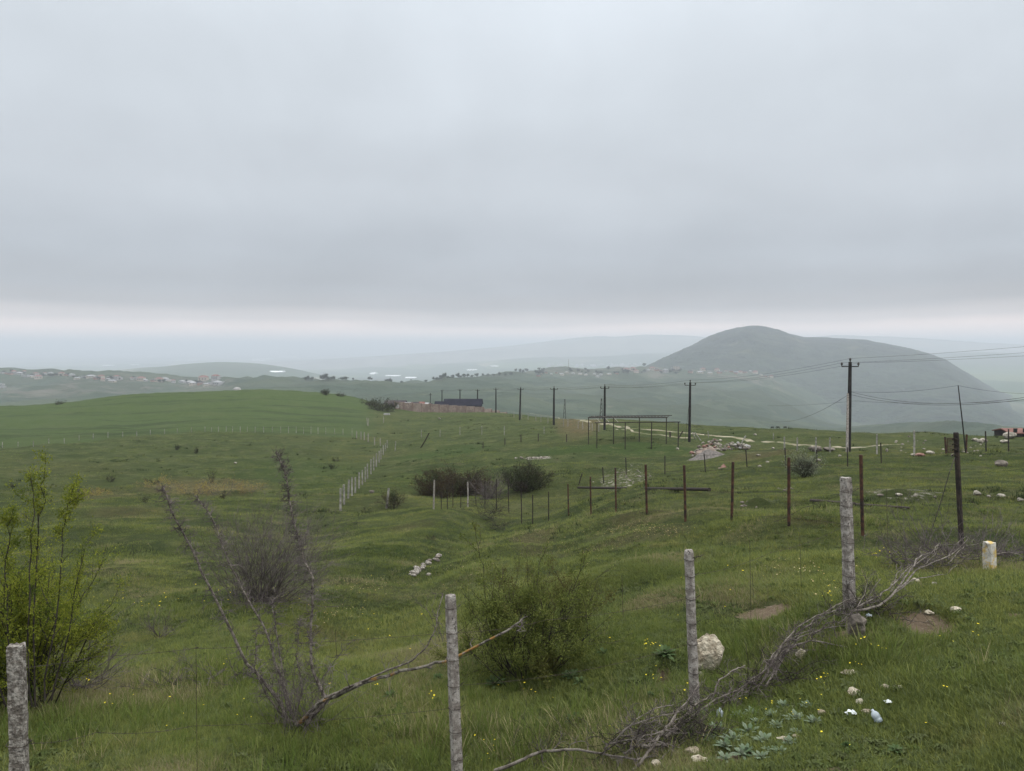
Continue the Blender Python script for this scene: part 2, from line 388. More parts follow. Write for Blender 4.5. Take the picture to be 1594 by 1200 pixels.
M['conc2'] = mat('rough_concrete', mottle((.16, .14, .12), (.40, .37, .33), 22, .42, .60, (.10, .085, .07), 60, .56, .66), bump=(38, 1.0, .05))
M['whitec'] = mat('pale_concrete', mottle((.18, .17, .15), (.33, .31, .28), 4, .4, .6), spec=.1)
M['lichen'] = mat('lichen_concrete', mottle((.42, .40, .35), (.55, .52, .46), 12, .4, .6, (.50, .36, .12), 9, .46, .6), bump=(40, .7, .02))
M['rust'] = mat('rusty_steel', mottle((.050, .026, .018), (.095, .048, .030), 12, .4, .65, (.028, .020, .018), 5, .50, .62), bump=(60, .4, .01), rough=.8)
M['dark'] = mat('dark_weathered_steel', mottle((.018, .016, .015), (.05, .038, .03), 9), rough=.75)
M['wire'] = mat('wire', mottle((.03, .022, .018), (.075, .06, .05), 20), rough=.6, metal=.3)
M['pole'] = mat('tarred_wood', mottle((.012, .011, .011), (.035, .03, .028), 3), rough=.8)
M['ceramic'] = mat('insulator', lambda t, p: (.03, .022, .02), rough=.3, spec=.5)
M['bark'] = mat('grey_bark', mottle((.075, .062, .052), (.20, .175, .15), 22, .38, .62, (.035, .028, .024), 40, .55, .66), bump=(90, .6, .01))
M['barkd'] = mat('dark_bark', mottle((.030, .024, .020), (.085, .070, .060), 20), bump=(90, .5, .01))
M['barky'] = mat('lichen_bark', mottle((.075, .065, .055), (.20, .18, .15), 18, .4, .6, (.27, .15, .045), 5, .53, .62), bump=(90, .6, .01))
M['twig'] = mat('grey_twig', mottle((.055, .044, .045), (.14, .118, .112), 6))
M['twigd'] = mat('dark_twig', mottle((.022, .018, .015), (.055, .046, .040), 6))
M['bleached'] = mat('bleached_branch', mottle((.070, .058, .048), (.205, .18, .155), 10, .35, .62, (.06, .05, .042), 22, .56, .66), bump=(80, .6, .01))
M['leafy'] = leafmat('spring_leaves', (.12, .155, .022), (.25, .265, .042), (.075, .105, .02), sc=3)
M['leafo'] = leafmat('olive_leaves', (.070, .092, .026), (.18, .20, .055), (.11, .10, .036), sc=1.2)
M['leafr'] = leafmat('russet_leaves', (.050, .030, .022), (.075, .062, .034), (.045, .060, .024), sc=.8)
M['leafd'] = leafmat('dark_leaves', (.036, .046, .024), (.066, .074, .036), (.05, .035, .026), sc=.8)
M['leafg'] = leafmat('grey_leaves', (.17, .19, .13), (.28, .30, .21), (.08, .09, .06), sc=1.5)
M['dryb'] = leafmat('yellowing_leaves', (.30, .24, .06), (.36, .29, .09), (.22, .14, .07), sc=.5)
M['tree'] = leafmat('tree_leaves', (.028, .040, .022), (.055, .068, .034), trans=.2)
M['thistle'] = leafmat('felted_leaves', (.12, .16, .10), (.25, .285, .21), (.09, .13, .07), trans=.2, sc=5)
M['thistleg'] = leafmat('dull_green_leaves', (.060, .095, .038), (.12, .155, .075), (.05, .08, .03), trans=.2, sc=5)
M['tuss'] = mat('dark_tussock', mottle((.026, .038, .018), (.050, .062, .028), .8), spec=0, rough=1)
M['rock'] = mat('limestone', mottle((.30, .25, .18), (.58, .52, .41), 6, .35, .6, (.12, .095, .07), 16, .58, .66), bump=(22, 1.0, .06))
M['rockp'] = mat('pale_stone', mottle((.17, .155, .125), (.38, .345, .29), 3, .4, .6, (.16, .14, .11), 8, .6, .68), bump=(12, .9, .06))
M['rockg'] = mat('grey_stone', mottle((.11, .095, .08), (.22, .19, .16), 3, .35, .65), bump=(10, .9, .08))
M['rockr'] = mat('reddish_stone', mottle((.15, .075, .06), (.27, .16, .13), 4, .4, .6, (.35, .30, .27), 9, .6, .66), bump=(12, .8, .05))
M['gravel'] = mat('gravel', mottle((.10, .09, .084), (.19, .17, .155), 5, .35, .65, (.12, .10, .09), 40, .58, .66), bump=(35, 1., .06))
M['track'] = mat('dry_track', mottle((.17, .15, .10), (.30, .27, .20), .9, .35, .65, (.12, .13, .06), .5, .5, .62), bump=(3, .6, .1), spec=.05)
M['tuff'] = mat('pink_stone_wall', mottle((.20, .155, .13), (.29, .235, .20), .5, .4, .6, (.17, .12, .10), 1.8, .55, .65), bump=(3, .6, .1), spec=.05)
M['tuffd'] = mat('wall_pilaster', mottle((.17, .12, .10), (.24, .18, .15), .8), spec=.05)
M['roofd'] = mat('dark_roof', mottle((.016, .016, .022), (.028, .028, .038), .5), rough=1, spec=0)
M['walld'] = mat('dark_timber_wall', mottle((.028, .024, .024), (.05, .042, .04), .6))  # dark grey-brown walls of the sheds and barn
M['whitew'] = mat('white_plaster', mottle((.24, .235, .23), (.36, .35, .34), .3))
M['tanw'] = mat('tan_plaster', mottle((.33, .28, .23), (.42, .37, .31), .2))
M['brickw'] = mat('brick_wall', mottle((.26, .14, .10), (.34, .21, .16), .2))
M['greyr'] = mat('grey_sheet_roof', mottle((.22, .22, .23), (.34, .34, .35), .1))
M['redr'] = mat('red_roof', mottle((.15, .075, .065), (.22, .11, .09), .4))
M['brownr'] = mat('brown_roof', mottle((.04, .032, .036), (.07, .055, .055), .2))
M['glassy'] = mat('dark_window', lambda t, p: (.02, .022, .025), rough=.2, spec=.5)
M['ghouse'] = mat('greenhouse_film', lambda t, p: (.90, .91, .92), rough=.9)
M['plastic'] = mat('white_plastic', mottle((.48, .51, .51), (.62, .65, .64), 30), rough=.4, spec=.5)
M['plasticb'] = mat('blueish_plastic', mottle((.22, .26, .29), (.38, .42, .45), 14), rough=.35, spec=.5)
M['yellow'] = leafmat('yellow_petals', (.80, .62, .02), (.85, .70, .06), trans=.2)
M['cream'] = leafmat('cream_petals', (.55, .45, .20), (.60, .52, .32), trans=.2)
M['cow'] = mat('dark_hide', lambda t, p: (.015, .013, .012))

# ------------------------------------------------------------------ ground masks (colour of the ground itself, in ground coordinates)
ATT = {k: np.zeros_like(Z) for k in ('dry', 'lush', 'crop', 'soil', 'stony', 'plain', 'scrub', 'built')}
def patch(name, px, py, wp, hp, k=1.0, dig=0.0):
    c = hit(px, py)
    if c is None: return
    a = hit(px, py-hp); b = hit(px, py+hp); rc = log(hypot(c.x, c.y))
    ra = log(hypot(a.x, a.y)) if a is not None else rc+.1
    rb = log(hypot(b.x, b.y)) if b is not None else rc-.1
    hs = min(max((ra-rb)/2, .012), .6)
    tc_ = atan2(c.x, c.y)
    q = ((tg-tc_)/(wp/FPX))**2+((sg-rc)/hs)**2
    g = np.clip(1.25-q, 0, 1)
    ATT[name] = np.maximum(ATT[name], k*g)
    if dig: Z[...] -= dig*g
for a in [('soil', 1440, 966, 48, 22, 1, .10), ('soil', 1210, 947, 66, 15, .75, .06), ('soil', 1033, 1050, 16, 24, .95, .16), ('soil', 1245, 1018, 14, 10, .8),
          ('soil', 1150, 1180, 60, 14, .65), ('soil', 1290, 1198, 60, 8, .6), ('soil', 1330, 985, 42, 14, .6), ('soil', 1580, 958, 14, 5, .7),
          ('soil', 1490, 1045, 12, 6, .5), ('dry', 800, 643, 50, 2.5, .75), ('dry', 850, 648, 50, 2, .8), ('dry', 900, 654, 40, 1.5, .8),
          ('dry', 320, 762, 95, 15, .62), ('dry', 160, 772, 50, 9, .4), ('dry', 200, 795, 60, 8, .35), ('dry', 560, 915, 80, 14, .25),
          ('dry', 1000, 832, 90, 12, .35), ('dry', 830, 827, 40, 8, .45), ('dry', 1000, 795, 60, 6, .4), ('dry', 1180, 905, 80, 25, .3), ('dry', 700, 975, 30, 10, .35),
          ('dry', 210, 880, 70, 20, .22), ('dry', 1180, 712, 60, 6, .5), ('dry', 640, 820, 50, 8, .25), ('dry', 1010, 945, 50, 14, .35), ('dry', 1270, 812, 50, 8, .4),
          ('lush', 960, 697, 190, 9, .9), ('lush', 700, 705, 100, 9, .8), ('lush', 480, 735, 110, 28, .45), ('lush', 660, 745, 60, 20, .5), ('lush', 420, 870, 90, 30, .3),
          ('lush', 1150, 880, 120, 16, .55), ('lush', 260, 960, 140, 40, .35), ('lush', 850, 1120, 200, 60, .4), ('lush', 1500, 920, 120, 40, .35), ('lush', 620, 860, 60, 12, .6),
          ('stony', 978, 748, 70, 12, .55), ('stony', 1410, 766, 70, 6, .6), ('stony', 838, 713, 28, 2.5, .9), ('stony', 1520, 700, 80, 14, .45), ('stony', 1560, 770, 50, 4, .5),
          ('stony', 1190, 778, 36, 8, .5), ('stony', 1000, 722, 40, 5, .5)]:
    patch(*a)
FT = np.array([(px-CX)/FPX for px in (0, 100, 213, 300, 400, 548, 640)])
FR = np.array([hypot(p.x, p.y) for p in [hitY(px, py, 150) for px, py in ((3, 697), (100, 691), (213, 679), (300, 672), (400, 673), (548, 681), (600, 672))]])
lim = np.interp(np.tan(np.clip(tg, -1.2, 1.2)), FT, FR)
ATT['crop'] = sst(rg, lim-1, lim+4)*(1-sst(np.degrees(tg), -11.5, -9.5))*(rg < 460)
ATT['plain'] = sst(rg, 2900, 4200)*(1-.8*sst(Z, -190, -120))
def thr0(px): return math.atan((px-CX)/FPX)
ATT['scrub'] = np.clip(sst(perlin(X/330, Yg/500, 40)+.5*perlin(X/90, Yg/140, 41), .15, .5), 0, 1)*sst(rg, 500, 900)*(1-sst(rg, 2500, 3300))*.6
ATT['scrub'] = np.maximum(ATT['scrub'], sst(perlin(X/900, Yg/1400, 42), .25, .5)*ATT['plain']*.8*(1-sst(tg, thr0(1000), thr0(1150))))
def thr(px): return math.atan((px-CX)/FPX)
for px0, px1, r0, r1, k in ((-60, 370, 1550, 1980, .8), (690, 960, 2150, 2600, .5), (1000, 1225, 2350, 2750, 1.0), (880, 1000, 2400, 2650, .5)):
    ATT['built'] = np.maximum(ATT['built'], k*sst(tg, thr(px0)-.01, thr(px0)+.02)*(1-sst(tg, thr(px1)-.02, thr(px1)+.01))*sst(rg, r0-60, r0+60)*(1-sst(rg, r1-60, r1+120)))
for px0, px1, r0, r1, k in ((600, 1010, 2250, 2800, .9), (340, 720, 1440, 1600, .5)):
    ATT['scrub'] = np.maximum(ATT['scrub'], k*sst(tg, thr(px0)-.02, thr(px0)+.02)*(1-sst(tg, thr(px1)-.02, thr(px1)+.02))*sst(rg, r0-60, r0+60)*(1-sst(rg, r1-60, r1+120))*(1-sst(perlin(X/70, Yg/90, 50), -.2, .4)*.7))

def sheet(name, j0, j1, m, attrs):
    nT = len(TH); n = j1-j0
    V = np.stack([X[:, j0:j1], Yg[:, j0:j1], Z[:, j0:j1]], -1).reshape(-1, 3)
    i, j = np.meshgrid(np.arange(nT-1), np.arange(n-1), indexing='ij')
    a = (i*n+j).ravel(); F = np.stack([a, a+1, a+n+1, a+n], 1)[:, ::-1]
    me = bpy.data.meshes.new(name); me.vertices.add(len(V)); me.vertices.foreach_set('co', V.ravel())
    me.loops.add(F.size); me.loops.foreach_set('vertex_index', F.ravel().astype(np.int32))
    me.polygons.add(len(F)); me.polygons.foreach_set('loop_start', np.arange(0, F.size, 4, dtype=np.int32))
    me.polygons.foreach_set('use_smooth', np.ones(len(F), bool))
    me.update(calc_edges=True)
    for k in attrs:
        at_ = me.attributes.new(k, 'FLOAT', 'POINT'); at_.data.foreach_set('value', ATT[k][:, j0:j1].astype(np.float32).ravel())
    me.materials.append(m); me.flip_normals()
    o = bpy.data.objects.new(name, me); COL.objects.link(o); return tag(o, kind='structure')
JS = int(np.searchsorted(RR, 455))
meadow = sheet('meadow', 0, JS+1, M['ground'], ('dry', 'lush', 'crop', 'soil', 'stony'))
valley = sheet('valley', JS, len(RR), M['valley'], ('plain', 'scrub', 'built'))
if meadow.data.polygons[1000].normal.z < 0:
    meadow.data.flip_normals(); valley.data.flip_normals()

# ------------------------------------------------------------------ the mountain and the farthest ranges
def ridge(name, crest, foot, m, nt=420, ns=90, back=1400, gul=14, seed=0, prof=1.0):
    """crest, foot: lists of (column, row or None, depth, z or None); a solid hill between foot, crest and its far side"""
    px = np.linspace(crest[0][0], crest[-1][0], nt)
    cp = np.array([[c[0], (at(c[0], c[1], c[2])).z, c[2]] for c in crest]); fp = np.array(foot, float)
    zc_ = np.interp(px, cp[:, 0], cp[:, 1]); yc = np.interp(px, cp[:, 0], cp[:, 2])
    k = np.exp(-np.linspace(-2, 2, 9)**2); k /= k.sum()
    zc_ = np.convolve(np.pad(zc_, 4, 'edge'), k, 'valid')
    yf = np.interp(px, fp[:, 0], fp[:, 1]); zf = np.interp(px, fp[:, 0], fp[:, 2]); zf = np.minimum(zf, np.array([zg((a_-CX)/FPX*y_, y_) for a_, y_ in zip(px, yf)])-14)
    zf = np.convolve(np.pad(zf, 12, 'edge'), np.ones(25)/25, 'valid')
    V = []
    for s_ in np.linspace(0, 1, ns):
        if s_ <= .72:
            t = s_/.72; y = yf+(yc-yf)*t; z = zf+(zc_-zf)*(t**prof*(1-.25*t)/(.75) if prof != 1 else np.sin(t*pi/2)**1.15)
            env = np.sin(np.clip(t, 0, 1)*pi)**.7
        else:
            t = (s_-.72)/.28; y = yc+back*t; z = zc_+(zf-60-zc_)*(t*t*(3-2*t)); env = np.sin(t*pi)
        x = (px-CX)/FPX*y
        g = (1-2*np.abs(perlin(x/260.+.5*perlin(x/150, y/150, seed+5), y/900., seed)))*gul + (1-2*np.abs(perlin(x/90., y/300., seed+1)))*gul*.35
        z = z+env*g+2.2*perlin(x/28, y/28, seed+2)+1.2*perlin(x/11, y/11, seed+3)
        V.append(np.stack([x, y, z], -1))
    V = np.array(V).reshape(-1, 3)
    F = [(a*nt+b, a*nt+b+1, (a+1)*nt+b+1, (a+1)*nt+b) for a in range(ns-1) for b in range(nt-1)]
    me = bpy.data.meshes.new(name); me.from_pydata(V.tolist(), [], F); me.polygons.foreach_set('use_smooth', [True]*len(F)); me.materials.append(m)
    o = bpy.data.objects.new(name, me); COL.objects.link(o); return tag(o, kind='structure')
CREST = [(985,582,3300),(1000,574,3400),(1020,565,3600),(1040,555,3800),(1075,538,4000),(1100,526,4150),(1125,517,4200),(1150,511,4200),(1165,508.5,4200),(1180,509,4200),(1205,512.5,4200),
         (1230,520,4200),(1250,525,4250),(1300,527.5,4300),(1345,529.5,4300),(1380,536,4200),(1420,544,4050),(1450,552,3900),(1475,562,3700),(1500,578,3500),(1530,598,3250),(1560,620,3000),(1594,643,2800),(1640,668,2600),(1680,690,2450)]
ridge('mountain', CREST, [(985,2900,-120),(1000,2750,-95),(1100,2700,-96),(1200,2700,-98),(1260,2450,-130),(1320,2150,-168),(1450,1850,-185),(1600,1700,-200),(1680,1600,-205)], M['mountain'], nt=560, ns=120, gul=13, seed=60)
ridge('far_hills', [(200,578,11000),(400,566,11000),(560,556,11000),(700,547,11000),(800,538,11000),(870,529,11000),(930,523,11000),(960,525,11000),(1000,521,11000),(1060,522,11000),(1110,526,11000),(1160,528,11000),(1230,527,10800),(1300,522,10500),(1380,524,10500),(1440,527,10400),(1480,530,10400),(1540,534,10400),(1620,538,10400),(1720,545,10400)],
      [(200,8600,-262),(1000,8600,-262),(1720,8600,-262)], M['hazehill'], nt=300, ns=40, back=4000, gul=16, seed=70)

# ------------------------------------------------------------------ haze: even thin air between the hills
hb = MB(); hb.box((0, 0, -75), (130000, 130000, 520))
hz = hb.build('haze', bpy.data.materials.new('thin_haze'))
hm = hz.data.materials[0]; hm.use_nodes = True; t = NT(hm.node_tree)
pv = t.n('ShaderNodeVolumePrincipled', {'Color': (.83, .90, .975, 1), 'Density': HAZE, 'Anisotropy': 0.1})
oo = t.n('ShaderNodeOutputMaterial'); hm.node_tree.links.new(pv.outputs[0], oo.inputs['Volume'])
tag(hz, kind='stuff')
#==PART3==
# ------------------------------------------------------------------ ground cover: tufts scattered by geometry nodes
def scatter(name, variants, P, var, yaw, tilt, scl, m, label, cat, dry=None):
    """one object: its mesh holds the tuft shapes and the points they grow on; nodes put a tuft at every point"""
    V = []; F = []; tagv = []; n = 0
    for k, (v, f) in enumerate(variants):
        V += v; F += [tuple(i+n for i in q) for q in f]; tagv += [k+1]*len(v); n += len(v)
    P = np.asarray(P); nP = len(P)
    allv = np.concatenate([np.array(V, float), P]); me = bpy.data.meshes.new(name)
    me.from_pydata(allv.tolist(), [], F)
    a = me.attributes.new('kindno', 'INT', 'POINT'); a.data.foreach_set('value', np.concatenate([np.array(tagv), -(np.asarray(var)+1)]).astype(np.int32))
    a = me.attributes.new('turn', 'FLOAT_VECTOR', 'POINT')
    tv = np.zeros((len(allv), 3), np.float32); tv[n:, 0] = tilt[0]; tv[n:, 1] = tilt[1]; tv[n:, 2] = yaw; a.data.foreach_set('vector', tv.ravel())
    a = me.attributes.new('size', 'FLOAT_VECTOR', 'POINT'); sv = np.ones((len(allv), 3), np.float32); sv[n:] = scl; a.data.foreach_set('vector', sv.ravel())
    a = me.attributes.new('dryness', 'FLOAT', 'POINT'); dv = np.zeros(len(allv), np.float32)
    if dry is not None: dv[n:] = dry
    a.data.foreach_set('value', dv)
    me.materials.append(m)
    o = bpy.data.objects.new(name, me); COL.objects.link(o)
    g = bpy.data.node_groups.new(name+'_nodes', 'GeometryNodeTree')
    g.interface.new_socket('Geometry', in_out='INPUT', socket_type='NodeSocketGeometry')
    g.interface.new_socket('Geometry', in_out='OUTPUT', socket_type='NodeSocketGeometry')
    N = g.nodes.new; L = g.links.new
    gi = N('NodeGroupInput'); go = N('NodeGroupOutput'); jn = N('GeometryNodeJoinGeometry')
    def named(nm, ty):
        q = N('GeometryNodeInputNamedAttribute'); q.data_type = ty; q.inputs[0].default_value = nm; return q.outputs[0]
    kn = named('kindno', 'INT'); tu = named('turn', 'FLOAT_VECTOR'); sz = named('size', 'FLOAT_VECTOR')
    def sep_(k):
        c = N('FunctionNodeCompare'); c.data_type = 'INT'; c.operation = 'EQUAL'; L(kn, c.inputs[2]); c.inputs[3].default_value = k
        s_ = N('GeometryNodeSeparateGeometry'); s_.domain = 'POINT'; L(gi.outputs[0], s_.inputs[0]); L(c.outputs[0], s_.inputs[1]); return s_.outputs[0]
    for k in range(len(variants)):
        ins = N('GeometryNodeInstanceOnPoints'); L(sep_(-(k+1)), ins.inputs['Points']); L(sep_(k+1), ins.inputs['Instance'])
        L(tu, ins.inputs['Rotation']); L(sz, ins.inputs['Scale']); L(ins.outputs[0], jn.inputs[0])
    L(jn.outputs[0], go.inputs[0])
    md = o.modifiers.new('tufts', 'NODES'); md.node_group = g
    return tag(o, label, cat, kind='stuff')

def blade(V, F, x, y, h, w_, lean, az, curl=.5, seg=2, z0=-.02):
    base = len(V); px_, py_ = -sin(az)*w_/2, cos(az)*w_/2
    for i in range(seg):
        t = i/seg; off = lean*h*(t**(1+curl)); ww = 1-.55*t
        cx, cy, cz = x+cos(az)*off, y+sin(az)*off, z0+h*t*(1-.15*t)
        V += [(cx-px_*ww, cy-py_*ww, cz), (cx+px_*ww, cy+py_*ww, cz)]
    V.append((x+cos(az)*lean*h, y+sin(az)*lean*h, z0+h*(1-.25*lean*lean)))
    for i in range(seg-1): a = base+2*i; F.append((a, a+1, a+3, a+2))
    a = base+2*(seg-1); F.append((a, a+1, a+2))
def tuft(n, rad, h, w_, lean=(.2, .9), seg=2):
    V, F = [], []
    for _ in range(n):
        a = random.uniform(0, 2*pi); r = rad*math.sqrt(random.random())
        blade(V, F, r*cos(a), r*sin(a), h*random.uniform(.45, 1.15), w_*random.uniform(.6, 1.3), random.uniform(*lean), a+random.uniform(-1.2, 1.2), seg=seg)
    return V, F
def weed(n, h, w_):
    V, F = [], []
    for k in range(n):
        az = 2*pi*k/n+random.uniform(-.3, .3); L_ = h*random.uniform(.6, 1.1); el = random.uniform(.3, 1.1); b = len(V)
        d = Vector((cos(az)*cos(el), sin(az)*cos(el), sin(el))); q = Vector((-sin(az), cos(az), 0))*w_*random.uniform(.7, 1.2)
        o_ = Vector((0, 0, 0)); m1 = d*L_*.55+Vector((0, 0, .02)); e = d*L_-Vector((0, 0, L_*.25))
        V += [tuple(o_), tuple(m1-q), tuple(e), tuple(m1+q)]; F.append((b, b+1, b+2, b+3))
    return V, F
def grassmat(name, fn):
    m = bpy.data.materials.new(name); m.use_nodes = True; t = NT(m.node_tree)
    pos = t.n('ShaderNodeNewGeometry'); oi = t.n('ShaderNodeObjectInfo')
    dr = t.n('ShaderNodeAttribute', attribute_name='dryness', attribute_type='INSTANCER').outputs['Fac']
    c = fn(t, pos.outputs['Position'], oi.outputs['Random'], pos.outputs['Random Per Island'], dr)
    d = t.n('ShaderNodeBsdfDiffuse', {0: c}); tr = t.n('ShaderNodeBsdfTranslucent', {0: c})
    mx = t.n('ShaderNodeMixShader', {0: .3, 1: d, 2: tr}); t.n('ShaderNodeOutputMaterial', {0: mx}); return m
def g1(t, pos, r1, r2, dr):
    c = grass_col(t, pos, 0.0, 0.25)
    c = t.mix(1.0, c, (2.9, 2.45, 2.1), 'MULTIPLY')
    c = t.mix(t.math('MULTIPLY', r1, .5), c, (.20, .215, .06))
    c = t.mix(t.math('MULTIPLY', t.sstep(r1, .72, .8), .55), c, (.13, .165, .095))
    c = t.mix(t.math('MULTIPLY', t.sstep(r1, .22, .14), .6), c, (.055, .080, .028))
    c = t.mix(t.math('MULTIPLY', t.sstep(r2, .5, 1), .5), c, (.060, .085, .026))
    return t.mix(t.sstep(t.math('ADD', dr, t.math('MULTIPLY', t.math('SUBTRACT', r2, .5), .7)), .3, .8), c, (.23, .195, .115))
M['grass'] = grassmat('grass_blades', g1)
M['tall'] = grassmat('long_grass', lambda t, p, a, b, d: t.mix(t.sstep(t.math('ADD', d, t.math('SUBTRACT', b, .5)), .3, .9), t.mix(a, (.085, .125, .028), (.15, .18, .05)), (.33, .28, .16)))
M['weed'] = grassmat('broad_leaves', lambda t, p, a, b, d: t.mix(a, t.mix(b, (.055, .080, .026), (.10, .125, .040)), (.105, .12, .055)))
M['yel'] = grassmat('buttercup_petals', lambda t, p, a, b, d: t.mix(b, (.78, .60, .02), (.85, .72, .08)))
M['crm'] = grassmat('pale_petals', lambda t, p, a, b, d: t.mix(a, (.50, .36, .12), (.62, .52, .33)))

def sample(n, r0, r1, pw=0.0, th=(-37, 37), dens=None, sl=.55):
    """points spread evenly over the picture: density per m2 falls with distance"""
    r = np.exp(rng.uniform(log(r0), log(r1), n*3)) if pw == 0 else (rng.uniform(r0**pw, r1**pw, n*3))**(1/pw)
    a = np.radians(rng.uniform(th[0], th[1], n*3)); x = r*np.sin(a); y = r*np.cos(a)
    keep = rng.uniform(0, 1, n*3) < (dens(x, y, r, a) if dens is not None else 1)
    x, y, r, a = x[keep][:n], y[keep][:n], r[keep][:n], a[keep][:n]
    i = np.searchsorted(TH, a)-1; fi = (a-TH[i])/(TH[i+1]-TH[i]); j = (np.log(r)-SS[0])/(SS[1]-SS[0]); j0 = j.astype(int); fj = j-j0
    B = lambda Q: (Q[i, j0]*(1-fj)+Q[i, j0+1]*fj)*(1-fi)+(Q[i+1, j0]*(1-fj)+Q[i+1, j0+1]*fj)*fi
    return x, y, B(Z), r, B
def dens_g(x, y, r, a):
    return np.clip(.75+.7*perlin(x/1.3, y/1.3, 77)+.5*perlin(x/4., y/4., 78), .12, 1)
def put(name, n, r0, r1, variants, hs, m, label, cat, pw=0.0, dens=None, tall=0.0, soilcut=True, th=(-45, 45), dr_extra=0.0):
    x, y, z, r, B = sample(n, r0, r1, pw, th=th, dens=dens)
    if soilcut:
        k = B(ATT['soil'])+.6*B(ATT['stony'])+.35*perlin(x*2.5, y*2.5, 5)[...] < .42
        x, y, z, r = x[k], y[k], z[k], r[k]
    B2 = lambda Q: np.array([0.])
    a = np.arctan2(x, y); i = np.searchsorted(TH, a)-1; j0 = ((np.log(r)-SS[0])/(SS[1]-SS[0])).astype(int)
    dry = ATT['dry'][i, j0]*.9+np.clip(perlin(x/2.2, y/2.2, 79)*.8, 0, .5)+dr_extra
    N_ = len(x); s = hs(r)*rng.uniform(.65, 1.35, N_)*(1+.45*perlin(x/3., y/3., 80))
    s = s*(1-.75*ATT['crop'][i, j0])
    scl = np.stack([s, s, s*rng.uniform(.7, 1.35, N_)*(1-.35*ATT['dry'][i, j0])], 1)
    return scatter(name, variants, np.stack([x, y, z-.005], 1), rng.integers(0, len(variants), N_), rng.uniform(0, 2*pi, N_),
                   (rng.normal(0, .12, N_), rng.normal(0, .12, N_)), scl, m, label, cat, dry)
LOWF = [tuft(30, .10, .055, .0058, (.2, 1.2)) for _ in range(5)]
FARF = [tuft(20, .20, .10, .014, (.2, 1.1), 1) for _ in range(3)]+[tuft(26, .26, .08, .012, (.4, 1.2), 1)]
put('grass', 180000, 3.6, 16, LOWF, lambda r: .75+.045*r, M['grass'], 'short green grass covering the pasture in the foreground', 'grass', pw=.6, dens=dens_g)
put('grass', 105000, 14, 75, FARF, lambda r: .55+.008*r, M['grass'], 'grass tufts across the middle of the pasture', 'grass', dens=dens_g)
put('grass', 16000, 70, 260, FARF, lambda r: .9+.006*r, M['grass'], 'distant tussocks over the rolling pasture', 'grass', dens=lambda x, y, r, a: np.clip(.2+1.3*perlin(x/9., y/9., 81), 0, 1))
TUSS = [tuft(34, .30, .20, .03, (.2, .9), 1), tuft(30, .5, .14, .03, (.3, 1.0), 1)]
put('tussocks', 4200, 24, 230, TUSS, lambda r: .5+.006*r, M['tuss'], 'dark coarse tussocks dotted over the rolling pasture', 'grass', dens=lambda x, y, r, a: np.clip(-.12+1.5*perlin(x/14., y/7., 83), 0, 1))
def near_shrubs(x, y, r, a):       # rank grass round the shrubs and along the fence line
    d = np.full(x.shape, 9.)
    for px, py, R_ in ((60, 1120, 1.4), (300, 1075, 1.2), (450, 1150, 1.3), (820, 1040, 1.0), (700, 1150, .9), (1000, 1130, 1.0), (1080, 1090, .7), (950, 1010, .8), (1300, 1000, .7), (1160, 1010, .6), (180, 1120, 1.0), (620, 1110, 1.2), (1500, 880, .9), (830, 1150, 1.0)):
        p = hitY(px, py, 8); d = np.minimum(d, np.hypot(x-p.x, y-p.y)/R_)
    return np.clip(1.2-d, .0, 1)+.03
TALL = [tuft(20, .07, .20, .006, (.2, .9), 3) for _ in range(3)]
put('long_grass', 6500, 4.2, 22, TALL, lambda r: np.full(r.shape, .9), M['tall'], 'longer rank grass round the shrubs and fence posts', 'grass', pw=.8, dens=near_shrubs)
STRAW = [tuft(14, .06, .24, .0035, (.1, .9), 3) for _ in range(2)]
def dn_straw(x, y, r, a):
    d = np.full(x.shape, 9.)
    for px, py, R_ in ((300, 1070, 1.0), (150, 1110, .8), (120, 1180, .6), (830, 828, 2.2), (960, 800, 2.5), (1020, 808, 2.0), (640, 905, 1.2), (1210, 1010, .5), (1330, 820, 1.5)):
        p = hitY(px, py, 9); d = np.minimum(d, np.hypot(x-p.x, y-p.y)/R_)
    return np.clip(1.1-d, 0, 1)+.015
put('dry_grass', 2600, 4.2, 34, STRAW, lambda r: np.full(r.shape, .85), M['tall'], 'bleached dry grass left over from last year', 'dry grass', pw=.6, dens=dn_straw, dr_extra=.8)
WEED = [weed(11, .10, .012), weed(16, .085, .009), weed(9, .12, .015)]
put('weeds', 9000, 3.8, 30, WEED, lambda r: .75+.012*r, M['weed'], 'low broad leaved weeds growing among the grass', 'weeds', pw=.4, dens=lambda x, y, r, a: np.clip(.25+1.2*perlin(x/1.1, y/1.1, 82), .03, 1))
def flower(h, s):
    V, F = [], []
    blade(V, F, 0, 0, h, .004, .1, 0, seg=1)
    V.clear(); F.clear()
    for k in range(5):
        a = 2*pi*k/5; b = len(V); c = Vector((0, 0, h)); d = Vector((cos(a), sin(a), .35))*s; q = Vector((-sin(a), cos(a), 0))*s*.45
        V += [tuple(c), tuple(c+d*.6-q), tuple(c+d), tuple(c+d*.6+q)]; F.append((b, b+1, b+2, b+3))
    return V, F
fl = []
